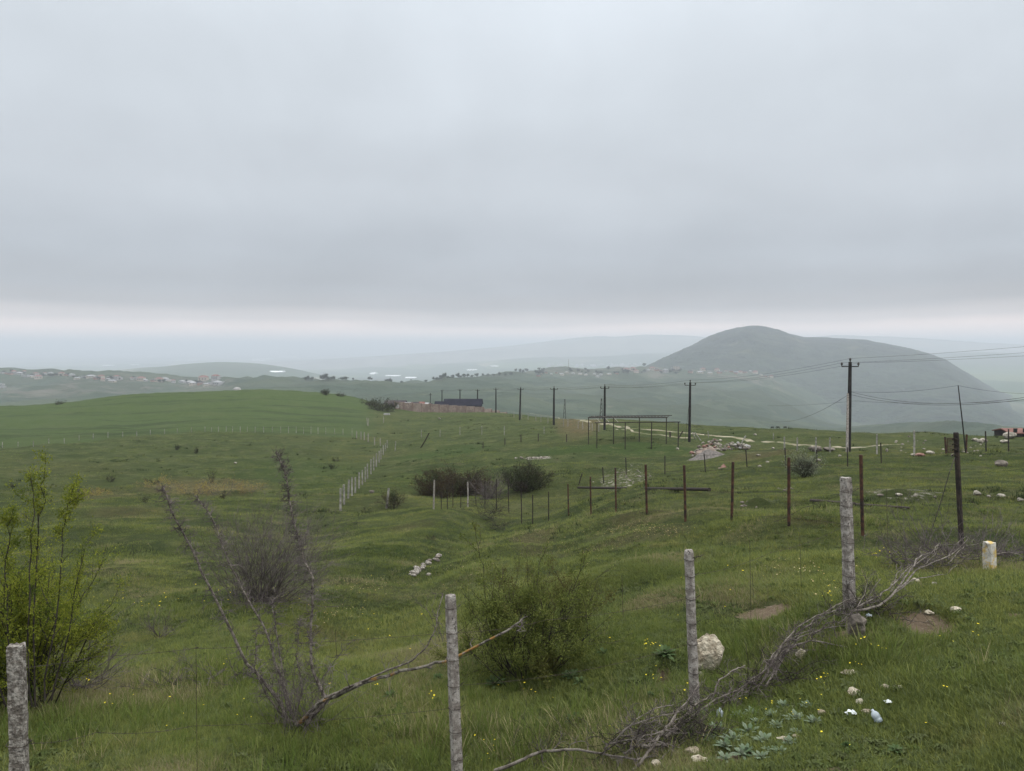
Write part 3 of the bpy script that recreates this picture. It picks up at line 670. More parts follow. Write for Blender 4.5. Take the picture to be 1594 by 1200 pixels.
for px, py, n, w_, h_ in ((1277,1075,6,9,5), (1335,1047,4,8,5), (1372,1030,4,7,4), (1350,1012,5,14,8), (1292,940,10,16,12), (1470,1090,3,8,3), (1470,1016,2,6,3), (1512,1004,3,8,2), (1012,1017,12,14,8),
                          (1018,1067,6,12,8), (1069,1093,4,3,6), (949,1017,3,3,6), (956,1145,6,10,10), (757,1180,9,14,16), (820,1090,8,40,14), (350,1052,3,6,4), (513,1077,2,5,3), (583,1081,2,4,2), (675,1097,4,8,4), (170,1110,3,8,6), (130,1072,5,20,4),
                          (1195,1116,2,4,3), (260,945,26,120,16), (1363,880,8,14,20), (1410,1150,4,120,30), (600,1000,10,150,60), (1100,940,8,90,40), (300,1120,8,120,40), (1250,1120,8,120,40)):
    for _ in range(n):
        p = hit(px+random.gauss(0, w_*.6), py+random.gauss(0, h_*.6))
        if p: fl.append(p)
fl = np.array([tuple(p) for p in fl]); N_ = len(fl)
s_ = rng.uniform(.7, 1.25, N_)*np.clip(np.hypot(fl[:, 0], fl[:, 1])/9, .8, 1.6)
scatter('buttercups', [flower(.17, .011), flower(.12, .009)], fl, rng.integers(0, 2, N_), rng.uniform(0, 6, N_), (rng.normal(0, .2, N_), rng.normal(0, .2, N_)), np.stack([s_]*3, 1), M['yel'], 'small yellow buttercups dotted through the foreground grass', 'flowers')
fl = []
for px, py, n, w_, h_ in ((1000,833,260,90,12), (560,920,120,70,14), (700,880,60,80,40), (900,860,60,60,30), (1260,900,60,80,30), (520,960,50,60,20)):
    for _ in range(n):
        p = hit(px+random.gauss(0, w_*.5), py+random.gauss(0, h_*.5))
        if p: fl.append(p)
fl = np.array([tuple(p) for p in fl]); N_ = len(fl); s_ = rng.uniform(.7, 1.3, N_)*1.2
scatter('meadow_flowers', [flower(.13, .009)], fl, rng.integers(0, 1, N_), rng.uniform(0, 6, N_), (rng.normal(0, .2, N_), rng.normal(0, .2, N_)), np.stack([s_]*3, 1), M['crm'], 'tiny pale meadow flowers specked over the grassy bank', 'flowers')

# ------------------------------------------------------------------ woody plants
def wob(P, amp, n=5):
    """resample a polyline and make it crooked"""
    P = [Vector(p) for p in P]; out = []
    for i in range(len(P)-1):
        for k in range(n): out.append(P[i].lerp(P[i+1], k/n))
    out.append(P[-1]); L_ = sum((P[i+1]-P[i]).length for i in range(len(P)-1))
    dx, dy, dz = 0, 0, 0; res = []
    for i, p in enumerate(out):
        dx = dx*.8+random.gauss(0, amp); dy = dy*.8+random.gauss(0, amp); dz = dz*.8+random.gauss(0, amp*.5)
        res.append(p+Vector((dx, dy, dz))*L_*(0 if i == 0 else 1))
    return res
def taper(n, r0, r1): return [r0+(r1-r0)*(i/(n-1))**.8 for i in range(n)]
def rdir(base=None, spread=1.0):
    v = Vector((random.gauss(0, 1), random.gauss(0, 1), random.gauss(0, 1))).normalized()
    return v if base is None else (base.normalized()+v*spread).normalized()
def shoot(mb, p, d, L_, r, depth, spread=.8, kids=4, seg=4, tips=None, curl=.25, lift=.05):
    P = [p.copy()]; dd = d.normalized()
    for i in range(seg):
        dd = (dd+rdir()*curl+Vector((0, 0, lift))).normalized(); P.append(P[-1]+dd*L_/seg)
    mb.tube(P, taper(len(P), r, r*.45), 3 if r < .006 else 5, cap=False)
    if tips is not None and depth <= 1: tips.extend([P[k]*(1-f)+P[k+1]*f for k in range(len(P)-1) for f in (.2, .6, 1.0)])
    if depth > 0:
        for k in range(kids):
            t = random.uniform(.2, 1); i = min(int(t*seg), seg-1)
            q = P[i].lerp(P[i+1], t*seg-i); shoot(mb, q, rdir(P[i+1]-P[i], spread), L_*random.uniform(.3, .6), r*.55, depth-1, spread, max(2, kids-1), seg, tips, curl, lift)
def spurs(mb, P, r, L_, n, droop=-.2, depth=1):
    """short thorny side twigs along a stem"""
    for _ in range(n):
        t = random.random()**.8*(len(P)-1); i = min(int(t), len(P)-2); q = P[i].lerp(P[i+1], t-i); ax = (P[i+1]-P[i]).normalized()
        s = rdir(); s = (s-ax*s.dot(ax)).normalized()+ax*.35+Vector((0, 0, droop))
        shoot(mb, q, s, L_*random.uniform(.35, 1.3)*(1.15-.5*t/(len(P)-1)), r, depth, 1.1, 3, 4, None, .75, .05)

# bare thorn shrub in front: trunks given as (column, row, depth)
def bare_shrub():
    b = hitY(462, 1140, 8.4)
    root = thing('thorn_shrub', tuple(b), 'leafless grey thorn shrub with tall leaning crooked stems in the left foreground', 'shrub')
    st = MB(); tw = MB()
    paths = [([(455,1135,8.4),(432,1085,8.35),(378,1035,8.2),(335,935,8.1),(300,850,8.0),(268,800,7.9),(252,758,7.9)], .022, 75),
             ([(462,1135,8.5),(442,1070,8.7),(420,990,8.9),(375,915,9.0),(350,850,9.1),(325,800,9.2),(300,770,9.3)], .019, 85),
             ([(475,1130,8.4),(505,1092,8.4),(484,1045,8.4),(482,985,8.5),(485,900,8.5),(470,850,8.6),(457,800,8.6),(448,745,8.7),(432,702,8.7)], .024, 150),
             ([(458,1130,8.5),(447,1080,8.6),(437,1020,8.7),(428,960,8.8),(420,930,8.9)], .015, 40),
             ([(450,1125,8.4),(415,1085,8.3),(395,1040,8.2),(398,985,8.1)], .012, 26),
             ([(478,1120,8.3),(500,1095,8.3),(503,1055,8.2),(520,1028,8.2),(545,1000,8.1)], .009, 12),
             ([(455,1125,8.6),(470,1080,8.7),(462,1020,8.8),(470,960,8.8)], .010, 34)]
    for pts, r, n in paths:
        P = wob([at(*p) for p in pts], .0035, 4)
        st.tube(P, taper(len(P), r, r*.28), 6); spurs(tw, P[3:], .0040, .17, int(n*2.6), depth=1)
    for _ in range(60):
        p = b+Vector((random.gauss(0, .15), random.gauss(0, .12), .05)); shoot(tw, p, Vector((random.gauss(0, .6), random.gauss(0, .5), 1)), random.uniform(.3, .8), .0035, 1, .8, 4)
    st.build('stem', M['bark'], root); tw.build('twig', M['twig'], root); return root
bare_shrub()
def lying_branch(name, pts, r, label, m='bleached', side=8, sl=.3, amp=.003, group=None, r1=.35, tm='twig'):
    P = wob([at(*p) for p in pts], amp, 5)
    a = MB(); a.tube(P, taper(len(P), r, r*r1), 7)
    if side: a.cur = 1; spurs(a, P[2:], max(.003, r*.25), sl, side, droop=.1, depth=1)
    return tag(a.build(name, [M[m], M[tm]], origin=P[0]), label, 'branch', group)
lying_branch('fallen_branch', [(462,1128,8.3),(500,1095,8.2),(560,1068,8.0),(600,1052,7.9),(628,1045,7.8),(690,1032,7.6),(740,1008,7.5),(790,980,7.4),(810,965,7.4)], .026, 'long branch with orange lichen leaning right from the bare thorn shrub', m='barky', side=10, sl=.25)
lying_branch('fallen_branch', [(505,1086,8.1),(560,1062,8.0),(600,1045,7.9),(640,1030,7.8),(665,1005,7.8),(680,975,7.8),(690,925,7.9)], .014, 'thin grey branch rising beside the lichen covered one to the second post', m='bark', side=22, sl=.25)

def dense_bare(px, py, Y, w_, h_, label, n=120, m='twig', name='bare_bush', lean=0.0, kids=5, r=.006, depth=2):
    b = hitY(px, py, Y); Y = b.y; wd = w_/FPX*Y; ht = h_/FPX*Y; root = thing(name, tuple(b), label, 'bush')
    a = MB()
    for _ in range(n):
        d = Vector((random.uniform(-1, 1)*wd*.5+lean*ht, random.uniform(-1, 1)*wd*.45, ht*random.uniform(.22, 1.0)))
        shoot(a, b+Vector((random.gauss(0, wd*.09), random.gauss(0, wd*.07), -.03)), d, d.length*.95, r, depth, .75, kids, 5, None, .24, .03)
    a.build('stem', M[m], root); return root
dense_bare(398, 940, 16, 180, 145, 'dense dark grey leafless bush behind the thorn shrub', n=150, lean=.22)
dense_bare(250, 993, 14.5, 50, 55, 'small bare twiggy bush on the grassy slope left of the thorn shrub', n=16, r=.005)
dense_bare(690, 1000, 10.5, 60, 90, 'slender bare sapling behind the second fence post', n=5, r=.006, name='bare_sapling')
dense_bare(115, 1075, 8.3, 170, 120, 'tangle of dark dead twigs right of the left leafy shrub', n=32, r=.006, name='dead_brush', m='twig')

def leafy(px, py, Y, w_, h_, label, leaf, nst=16, nlf=6500, ls=.028, m='twigd', sh=1.0, name='leafy_shrub', lean=0, depth=2, stems=None, r=.011, dense=.5, lmin=.25, sb=None):
    b = hitY(px, py, Y); Y = b.y; wd = w_/FPX*Y; ht = h_/FPX*Y; root = thing(name, tuple(b), label, 'shrub')
    a = MB(); tips = []
    if lmin < 0: a.tube([b+Vector((-.36*wd, 0, -.02)), b+Vector((0, 0, .0)), b+Vector((.36*wd, 0, -.02))], r*1.5, 5); a.tube([b+Vector((0, -.3*wd, -.02)), b+Vector((0, .3*wd, -.02))], r*1.5, 5)
    for k in range(nst):
        an = random.uniform(0, 2*pi); q = math.sqrt(random.random())
        d = Vector((cos(an)*wd*.5*q+lean*ht, sin(an)*wd*.42*q, ht*random.uniform(.55, 1.0)*(1-.35*q*sh)))
        sb_ = sb if sb is not None else (.30 if lmin < 0 else 0); bx_ = sb_*cos(an)*q; by_ = sb_*sin(an)*q
        shoot(a, b+Vector((random.gauss(0, wd*.07)+bx_*wd, random.gauss(0, wd*.06)+by_*wd, -.03)), d, d.length*.9, r, depth, .75, 5, 4, tips, .2, .04 if lmin >= 0 else -.02)
    if stems:
        for pts in stems:
            P = wob([at(*p) for p in pts], .006, 4); a.tube(P, taper(len(P), r*.9, .003), 5, cap=False)
            for q in P[3:]:
                for _ in range(7): tips.append(q+Vector((random.gauss(0, .035), random.gauss(0, .035), random.gauss(0, .03))))
                if random.random() < .6: shoot(a, q, Vector((random.gauss(0, .5), random.gauss(0, .5), 1)), random.uniform(.12, .35), .004, 1, .6, 2, 3, tips, .2, .05)
    a.build('stem', M[m], root)
    T = np.array([tuple(p) for p in tips]); idx = rng.integers(0, len(T), nlf)
    zrel = (T[idx, 2]-b.z)/ht; keep = rng.uniform(0, 1, nlf) < np.clip((zrel-lmin)*4+dense, 0, 1)
    cn = perlin(T[idx, 0]*3.2/max(wd, .8)*1.6, T[idx, 2]*3.2/max(wd, .8)*1.6+T[idx, 1]*1.3, 95); keep &= (cn > (-.12 if leaf != 'leafy' else -.35)) | (rng.uniform(0, 1, nlf) < .25)
    C = T[idx][keep]+rng.normal(0, ls*1.0, (keep.sum(), 3))
    f = MB(); f.leaves(C, ls, up=.4); f.build('foliage', M[leaf], root); return root
leafy(38, 1110, 8.0, 215, 285, 'tall shrub in fresh yellow green leaf behind the leftmost concrete post', 'leafy', nst=40, nlf=70000, ls=.028, sh=.8, lmin=.06,
      stems=[[(50,1100,8),(48,980,7.9),(50,860,7.9),(55,800,7.9),(52,735,7.9)], [(55,1100,8),(60,950,8),(66,830,8),(68,780,8),(74,738,8)], [(70,1090,8),(80,960,8),(92,850,8),(98,800,8),(108,768,8)],
             [(20,1100,8),(10,960,8),(5,880,8),(16,820,8),(24,808,8)], [(80,1090,8.1),(105,980,8.1),(120,900,8.1),(135,850,8.1)], [(10,1100,8.2),(-30,950,8.2),(-40,850,8.2)]])
leafy(822, 1048, 10, 160, 200, 'round olive leaved bush between the second and third fence posts', 'leafo', nst=46, nlf=60000, ls=.030, sh=1.1, lmin=.0, dense=.35, sb=.22, r=.008,
      stems=[[(790,1040,10),(760,950,10),(750,880,10),(740,840,10)], [(850,1040,10),(880,950,10),(900,890,10),(918,852,10)], [(820,1040,10),(830,940,10),(838,880,10),(850,845,10)], [(860,1040,10),(905,960,10),(935,910,10)]])
leafy(698, 771, 60, 78, 46, 'wide dark russet bush at the near left end of the rusty fence', 'leafr', nst=70, nlf=16000, ls=.11, sh=.9, lmin=-.2, dense=.9, r=.02, name='russet_bush')
leafy(735, 769, 62, 44, 34, 'low dark bush joining the russet one on its right', 'leafr', nst=40, nlf=5000, ls=.09, sh=.9, lmin=-.2, dense=.9, r=.02, name='russet_bush')
leafy(818, 763, 58, 52, 44, 'dark green domed bush behind the rusty fence posts', 'leafd', nst=60, nlf=13000, ls=.10, sh=.8, lmin=-.2, dense=.9, r=.02, name='domed_bush')
dense_bare(762, 776, 52, 62, 34, 'grey leafless thicket between the russet and the domed bush', n=70, r=.012, name='bare_thicket', kids=4)
leafy(610, 791, 49, 22, 34, 'small dark bush beside the lone pale post', 'leafr', nst=22, nlf=1500, ls=.08, sh=.8, lmin=-.2, dense=.9, r=.012, name='small_bush')
leafy(1255, 744, 40, 52, 40, 'silvery grey bush behind the rusty posts on the right', 'leafg', nst=40, nlf=4200, ls=.075, sh=.5, lmin=.1, dense=.4, r=.012, name='silvery_bush', lean=-.05)
leafy(600, 640, 262, 40, 14, 'scrubby green bushes massed against the left end of the compound wall', 'leafd', nst=24, nlf=1800, ls=.5, sh=.6, lmin=-.2, dense=.9, r=.05, name='scrub_bush')
leafy(585, 632, 285, 26, 10, 'low scrub bush at the foot of the cropped hill', 'leafd', nst=16, nlf=900, ls=.5, sh=.6, lmin=-.2, dense=.9, r=.05, name='scrub_bush')
leafy(507, 615, 330, 9, 8, 'lone round bush on the skyline of the cropped hill', 'leafd', nst=10, nlf=500, ls=.45, sh=.6, lmin=-.2, dense=.9, r=.05, name='skyline_bush')
leafy(531, 617, 320, 9, 5, 'second low bush on the skyline right of the round one', 'leafd', nst=10, nlf=300, ls=.45, sh=.6, lmin=-.2, dense=.9, r=.05, name='skyline_bush')
leafy(94, 629, 300, 10, 3, 'dark low bush on the left skyline of the pasture', 'leafd', nst=8, nlf=260, ls=.4, sh=.6, lmin=-.2, dense=.9, r=.05, name='skyline_bush')
for i, (px, py, Y, w_, h_) in enumerate([(172,750,66,12,14), (226,782,50,12,15), (118,768,58,12,12), (62,770,56,10,10), (20,758,62,10,8), (275,700,120,6,10), (305,706,110,5,12), (240,752,66,22,10), (150,850,32,26,8), (200,862,30,34,10), (522,718,95,8,8), (516,730,85,14,10), (330,752,68,10,26), (348,776,52,8,14), (567,797,47,16,8), (670,840,28,14,8)]):
    leafy(px, py, Y, w_, h_, '%s small scrubby plant on the open left slope, counting from the far left' % ORD[i], 'leafd', nst=8, nlf=200, ls=.0012*Y+.01, sh=.6, lmin=-.2, dense=.9, r=.0002*Y, name='scrub_plant', depth=1).__setitem__('group', 'small scrubby plants on the left slope')
# yellowing brush in the middle of the left slope
for i, (px, py, w_, h_) in enumerate([(248,757,40,16), (300,768,50,20), (345,770,46,28), (385,765,40,14), (150,772,36,10)]):
    b = hitY(px, py, 60)
    leafy(px, py, 60, w_, h_, ['pale yellow flowering brush at the left of the tawny patch', 'tawny brush in the middle of the yellowing patch', 'tallest reddish tawny brush on the left slope', 'thin tawny brush at the right of the yellowing patch', 'faint yellow brush lying left of the tawny patch'][i], 'dryb', nst=22, nlf=1300, ls=.07, sh=.6, lmin=-.2, dense=.8, r=.008, name='tawny_brush', m='twig')
#==END3==
# ------------------------------------------------------------------ stones
def stone_mesh(mb, c, d, seed, rough=.28, sub=2):
    bm_ = __import__('bmesh'); b = bm_.new(); bm_.ops.create_icosphere(b, subdivisions=sub, radius=.5)
    rs = random.Random(seed); off = rs.uniform(0, 99); rz = rs.uniform(0, 6)
    planes = [Vector((rs.gauss(0, 1), rs.gauss(0, 1), rs.gauss(0, .8))).normalized() for _ in range(9)]
    V = []
    for v in b.verts:
        p = v.co.copy()
        for q in planes:
            e = p.dot(q)-.36
            if e > 0: p -= q*e*.9
        n = float(perlin(p.x*3+off, p.y*3+p.z*2.3+off))*.5+float(perlin(p.x*8+off, p.z*8+p.y*5))*.2
        p *= 1+rough*n
        x, y = p.x*d[0], p.y*d[1]
        V.append((c[0]+x*cos(rz*0)-y*sin(0), c[1]+y, c[2]+p.z*d[2]))
    idx = {v: i for i, v in enumerate(b.verts)}
    mb.add(V, [tuple(idx[v] for v in f.verts) for f in b.faces]); b.free()
def stone(px, py, wp, hp, Y, label, m='rockp', name='stone', group=None, seed=None, dep=.8, sub=2, rough=.28, cat='stone', sink=.12):
    """px, py: the foot of the stone in the photograph; wp, hp: its width and height there"""
    b = hitY(px, py, Y); k = b.y/FPX; w_, h_ = wp*k*1.12, hp*k*1.18
    mb = MB(); stone_mesh(mb, (b.x, b.y+w_*.3, b.z+h_*.5-sink*h_), (w_, w_*dep, h_), seed or int(px*7+py), rough, sub)
    return tag(mb.build(name, M[m], origin=b, smooth=False), label, cat, group)
stone(1108, 1047, 46, 56, 8.2, 'large pale limestone boulder leaning behind the third fence post', 'rock', 'boulder', sub=4, rough=.38)
stone(1336, 992, 34, 34, 8.6, 'pinkish grey stone wedged at the foot of the fourth fence post', 'rockg', 'stone', sub=3, rough=.5)
stone(1092, 1055, 8, 9, 7.9, 'tiny round stone just right of the third post', 'rockp')
for px, py, w_, h_, lab in [(1331,1086,20,12,'yellowish elongated stone in the grass below the fourth post'), (1340,1098,12,9,'small tan stone touching the elongated yellowish one'), (1381,1075,14,8,'pale half buried stone right of the yellowish stones'),
                            (1399,1075,14,7,'flat brownish stone right of the pale half buried one'), (1282,1116,14,10,'dull pinkish stone left of the white litter'), (1351,1113,14,7,'flat tan stone between the two pieces of litter'),
                            (1222,1159,20,10,'pale cream stone low in the grass near the bottom edge'), (1241,1153,14,8,'tan stone beside the pale cream one near the bottom edge'), (1080,1178,22,12,'flat pale stone under the tip of the fallen branches'),
                            (1091,1190,24,9,'yellowish slab among the fallen branches at the bottom'), (1022,1196,20,9,'rounded buff stone at the bottom edge below the branches'), (1563,1132,10,7,'small stone in the grass near the right edge'),
                            (1426,910,14,9,'pale grey stone under the fallen branches right of the fourth post'), (1456,914,9,8,'small bluish grey stone right of the stone under the branches'), (1250,1030,16,18,'brownish stone propping the fallen branches'), (1490,955,16,10,'lumpy clod of earth on the bare soil patch'),
                            (1326,1052,24,6,'thin flat stone in the grass below the fourth post'), (1448,958,14,7,'small crumbly clod on the left of the bare soil patch')]:
    stone(px, py, w_, h_, 8, lab, 'rock' if w_ > 10 else 'rockp', sub=3, rough=.4)
# right hand field: boulders and stones
for px, py, w_, h_, m, lab in [(1564,727,20,10,'rockg','rounded brown boulder in the field at the right'), (1523,772,12,8,'rockp','white boulder right of the dark leaning post'), (1561,775,14,6,'rockp','flat pale stone right of the white boulder'),
        (1540,774,6,4,'rockp','little pale stone between the white boulder and the flat one'), (1590,781,10,6,'rockp','pale stone at the right edge beyond the flat one'), (1451,708,14,6,'rockp','bright flat stone left of the small gate'), (1423,710,8,4,'rockp','pale stone at the foot of the pale pole left of the gate'),
        (1436,711,16,5,'rockr','reddish slab lying between two pale stones'), (1401,773,11,5,'rockp','pale stone on the low spoil heap'), (1426,774,7,5,'rockp','second stone on the low spoil heap'), (1372,773,10,4,'rockg','flat grey stone left of the low spoil heap'), (1456,775,6,3,'rockp','small stone right of the low spoil heap'),
        (1528,690,12,6,'rockp','pale rock left of the big rock at the field edge'), (1520,687,10,5,'rockp','small pale rock beside the outermost pale rocks'), (1531,686,8,4,'rockp','pale rock just behind its neighbour at the field edge'), (1535,688,9,5,'rockg','dull rock among the pale rocks at the field edge'),
        (1567,690,14,5,'rockp','flat pale rock under the big rock near the red roof'), (1577,683,20,10,'rockp','big pale rock in front of the red roofed shed'), (1275,718,8,4,'rockp','pale stone right of the silvery bush'), (1308,711,5,3,'rockp','tiny pale stone in the field behind the tall pole'),
        (1271,703,20,9,'rockg','brown boulder left of the tall pole, larger of two'), (1293,703,18,7,'rockg','brown boulder left of the tall pole, nearer the pole'), (1381,703,4,5,'rockp','small upright stone in the field right of the tall pole'), (1483,711,4,5,'rockp','small white stone by the gate foot'),
        (1183,727,6,3,'rockp','pale stone below the rubble heap at right'), (1181,710,7,3,'rockp','pale chip right of the gravel heap'), (1055,700,5,3,'rockp','lone white stone left of the gravel heap'), (1176,678,5,3,'rockp','white stone out in the grass behind the rubble'), (667,897,8,5,'rockp','single white stone on the near grassy slope'),
        (366,722,5,3,'rockp','white speck of stone on the left slope'), (578,769,8,6,'rockg','grey lump by the row of white posts'), (981,758,8,3,'rockp','pale stone in the stony hollow'), (684,653,4,3,'rockp','white stone on the grass in front of the compound'), (1204,699,5,3,'rockp','stone beside the farm track'), (1195,903,6,4,'rockp','small pale stone in the grass between the third and fourth posts')]:
    stone(px, py, w_, h_, 60, lab, m, seed=px)
def stone_run(pts, n, sz, lab, nm, group=None, m='rockp', jit=2):
    for i in range(n):
        t = random.random()*(len(pts)-1); k = min(int(t), len(pts)-2); f = t-k
        px = pts[k][0]*(1-f)+pts[k+1][0]*f+random.gauss(0, jit*2); py = pts[k][1]*(1-f)+pts[k+1][1]*f+random.gauss(0, jit)
        s_ = random.uniform(*sz); stone(px, py, s_, s_*.55, 60, lab, m if random.random() < .75 else 'rockg', nm, group, seed=i*13+int(px), sub=2)
stone_run([(802,714),(862,713)], 26, (2.5, 5), 'small white stones strewn in a thin line behind the domed bush', 'stone', 'line of white stones behind the domed bush', jit=.6)
stone_run([(955,738),(1010,745)], 22, (1.8, 4), 'small pale stones scattered on the bare bank of the hollow', 'stone', 'scattered stones on the hollow bank', m='rockp', jit=3)
stone_run([(920,752),(1000,752)], 12, (1.5, 3.2), 'grey stones scattered low in the hollow behind the fence', 'stone', 'grey stones low in the hollow', jit=2.5)
stone_run([(1400,690),(1460,700),(1545,705)], 30, (2, 5), 'small stones strewn over the grass around the gate', 'stone', 'small stones around the gate', jit=6)
stone_run([(1210,763),(1245,762)], 9, (3, 6), 'pale stones on the little mound left of the first rusty post pair', 'stone', 'pale stones on the little mound', jit=1)
stone_run([(640,898),(655,885),(684,866)], 34, (5, 9), 'grey rubble stones in the low ruined wall on the near slope', 'stone', 'rubble stones of the low ruined wall', m='conc2', jit=1.6)
stone_run([(1145,786),(1190,784)], 20, (3, 7), 'stones heaped with dead stalks right of the lying pipe', 'stone', 'stones heaped right of the lying pipe', jit=2.2, m='rockg')
# heaps
def mound(px, py, wp, hp, Y, m, name, label, cat, seed=0, dep=.7, skew=0.0):
    b = hitY(px, py, Y); k = b.y/FPX; rx, h = wp*k/2, hp*k*1.25; mb = MB(); V = []; n = 40; rings = 16
    cy = b.y+rx*dep
    for i in range(rings+1):
        for j in range(n):
            t = i/rings; a = 2*pi*j/n; rr = t*(1+.12*float(perlin(cos(a)*2+seed, sin(a)*2)))
            x = b.x+cos(a)*rr*rx+skew*rx*(1-t); y = cy+sin(a)*rr*rx*dep
            z = zg(x, y)-.05+h*(.55*(cos(pi*t)+1)/2+.45*(1-t) if name == 'gravel_heap' else (cos(pi*t)+1)/2)*(1+.22*float(perlin(x*1.5, y*1.5, seed)))
            V.append((x, y, z))
    F = [(i*n+j, (i+1)*n+j, (i+1)*n+(j+1) % n, i*n+(j+1) % n) for i in range(rings) for j in range(n)]
    mb.add(V, F); return tag(mb.build(name, M[m], origin=b, smooth=True), label, cat)
mound(1104, 714, 70, 12, 74, 'gravel', 'gravel_heap', 'broad cone of grey gravel in front of the rubble heap', 'gravel heap', 1, skew=.1)
gm = mound(1185, 790, 60, 11, 32, 'ground', 'spoil_mound', 'small grassy spoil mound right of the lying pipe', 'mound', 2)
mound(1408, 776, 86, 9, 26, 'ground', 'spoil_mound', 'long low grassy spoil heap in the middle of the right field', 'mound', 3)
k0 = hitY(1100, 700, 84)
for i in range(95):                                                    # rubble heap, each lump its own stone
    px = random.triangular(1068, 1140, 1112); prof = max(0., 1-abs(px-1112)/46.)*20+2
    b = onground(px, 80+random.uniform(-2, 2.5)); h = random.random()**1.2*prof/FPX*b.y
    s_ = random.uniform(.22, .5); mb = MB(); stone_mesh(mb, (b.x, b.y, b.z+h), (s_*1.2, s_, s_*.8), i, .25, 1)
    tag(mb.build('rubble_stone', M[random.choice(['rockg', 'rockp', 'rockg', 'rockr'])], origin=b), 'grey and white rubble stone piled in the heap behind the gravel', 'stone', 'stones of the rubble heap')
for i in range(46):
    px = random.uniform(1136, 1166); b = onground(px, 90+random.uniform(-1, 1)); s_ = random.uniform(.25, .55); mb = MB(); stone_mesh(mb, (b.x, b.y, b.z+.1+random.random()*.9*(1-abs(px-1146)/26)), (s_*1.2, s_, s_*.8), i+200, .25, 1)
    tag(mb.build('rubble_stone', M[random.choice(['rockp', 'rockg', 'whitew'])], origin=b), 'whitish rubble stone in the small pile right of the main heap', 'stone', 'stones of the small white rubble pile')
for i, (px, w_, h_) in enumerate([(1092, 1.1, .75), (1099, 1.0, .85), (1106, .9, 1.05)]):
    b = onground(px, 77.6); mb = MB(); stone_mesh(mb, (b.x, b.y, b.z+h_*.35), (w_*1.25, .8, h_*1.2), i+50, .12, 2)
    tag(mb.build('stone_block', M['tuff'], origin=b), '%s pinkish cut stone block against the rubble heap, from the left' % ORD[i], 'stone block', 'pink stone blocks at the rubble heap')
# pink sheet and cloth propped in the grass
b = hitY(1128, 736, 55); mb = MB()
def slab(P, th=.03):
    P = [Vector(p) for p in P]; n = (P[1]-P[0]).cross(P[2]-P[0]).normalized()*th
    mb.add([tuple(p) for p in P]+[tuple(p+n) for p in P], [tuple(range(len(P)))[::-1], tuple(range(len(P), 2*len(P)))]+[(i, (i+1) % len(P), (i+1) % len(P)+len(P), i+len(P)) for i in range(len(P))])
slab([at(1119,736,55), at(1123,725,55.3), at(1127,722,55.5), at(1136,734,55.2), at(1136,737,55)])
tag(mb.build('metal_sheet', M['rockr'], origin=b), 'pinkish dark peaked sheet propped in the grass below the gravel heap', 'sheet')
mb = MB(); slab([at(1117,735,55.5), at(1118,728,56), at(1124,727,56), at(1124,735.5,55.5)]); tag(mb.build('metal_sheet', M['tuff'], origin=b), 'pale pinkish sheet leaning left of the dark peaked one', 'sheet')

# ------------------------------------------------------------------ concrete posts
def concrete_post(top, base_px, Y, wpx, label, seed=1, m='conc', ties=(), rnd=False, below=.1, rz=.3, rough=.006, lean=0.0):
    b = onground(base_px, Y); T = at(top[0], top[1], Y+lean); w_ = wpx/FPX*Y
    root = thing('fence_post', tuple(b), label, 'fence post', 'concrete posts of the near fence')
    ax = (T-b); L_ = ax.length; ax.normalize(); u = Vector((cos(rz), sin(rz), 0)); u = (u-ax*u.dot(ax)).normalized(); v = ax.cross(u)
    n = 24; rows = 90; V = []; mb = MB()
    for i in range(rows+1):
        t = i/rows; p = b-ax*below+ax*(L_+below)*t; sc = w_*.5*(1.06-.10*t)
        if t > .985: sc *= 1-(.22 if rnd else .05)*((t-.985)/.015)
        for k in range(n):
            a = 2*pi*k/n; c_, s_ = cos(a), sin(a)
            e = 1.0 if rnd else 1/max(abs(c_), abs(s_))**.82
            rr = sc*e*(1 if rnd else .86)
            nz = float(perlin(c_*1.3+seed*3, s_*1.3+t*L_*2.1, seed))*rough*1.1+float(perlin(c_*3+seed+t*L_*11, s_*3-t*L_*7, seed+1))*rough*.8
            if t > .93 and not rnd: nz -= .014*max(0, float(perlin(k/n*5+seed, t*9, seed+2)))
            V.append(p+(u*c_+v*s_)*(rr+nz)+ax*(.012*float(perlin(c_*2+seed, s_*2, seed+4)) if i == rows else 0))
    F = [(i*n+k, i*n+(k+1) % n, (i+1)*n+(k+1) % n, (i+1)*n+k) for i in range(rows) for k in range(n)]
    V.append(b+ax*L_); c0 = len(V)-1; F += [(rows*n+k, rows*n+(k+1) % n, c0) for k in range(n)]
    mb.add(V, F); mb.build('shaft', M[m], root, smooth=rnd)
    for py in ties:
        t = (py-top[1])/(proj(b)[1]-top[1]); c = T.lerp(b, t); mt = MB(); P = []
        for k in range(13):
            a = 2*pi*k/12; e = 1 if rnd else 1/max(abs(cos(a)), abs(sin(a)))**.82
            P.append(c+(u*cos(a)+v*sin(a))*(w_*.5*1.05*e+.004)+ax*(.008*sin(a+seed)))
        P += [c+u*(w_*.62)-v*.03+ax*.01, c+u*(w_*.85)-v*.05+ax*.03]
        mt.tube(P, .0028, 5); mt.build('wire_tie', M['wire'], root)
    return root, T, b
PO = []
PO.append(concrete_post((25, 1004), 34, 5.1, 27, 'thick rough square concrete post at the left edge', 11, 'conc2', (1155,), rz=.25, rough=.009))
PO.append(concrete_post((701, 926), 712, 7.2, 17, 'pinkish grey concrete post standing at the bottom centre', 23, 'conc', (946, 984, 1026, 1066, 1101, 1137, 1180), rz=.5, rough=.003))
PO.append(concrete_post((1072, 856), 1082, 7.55, 15, 'round topped concrete post in front of the limestone boulder', 31, 'conc', (870, 895, 930, 968, 1000, 1045), rnd=True, rough=.0035))
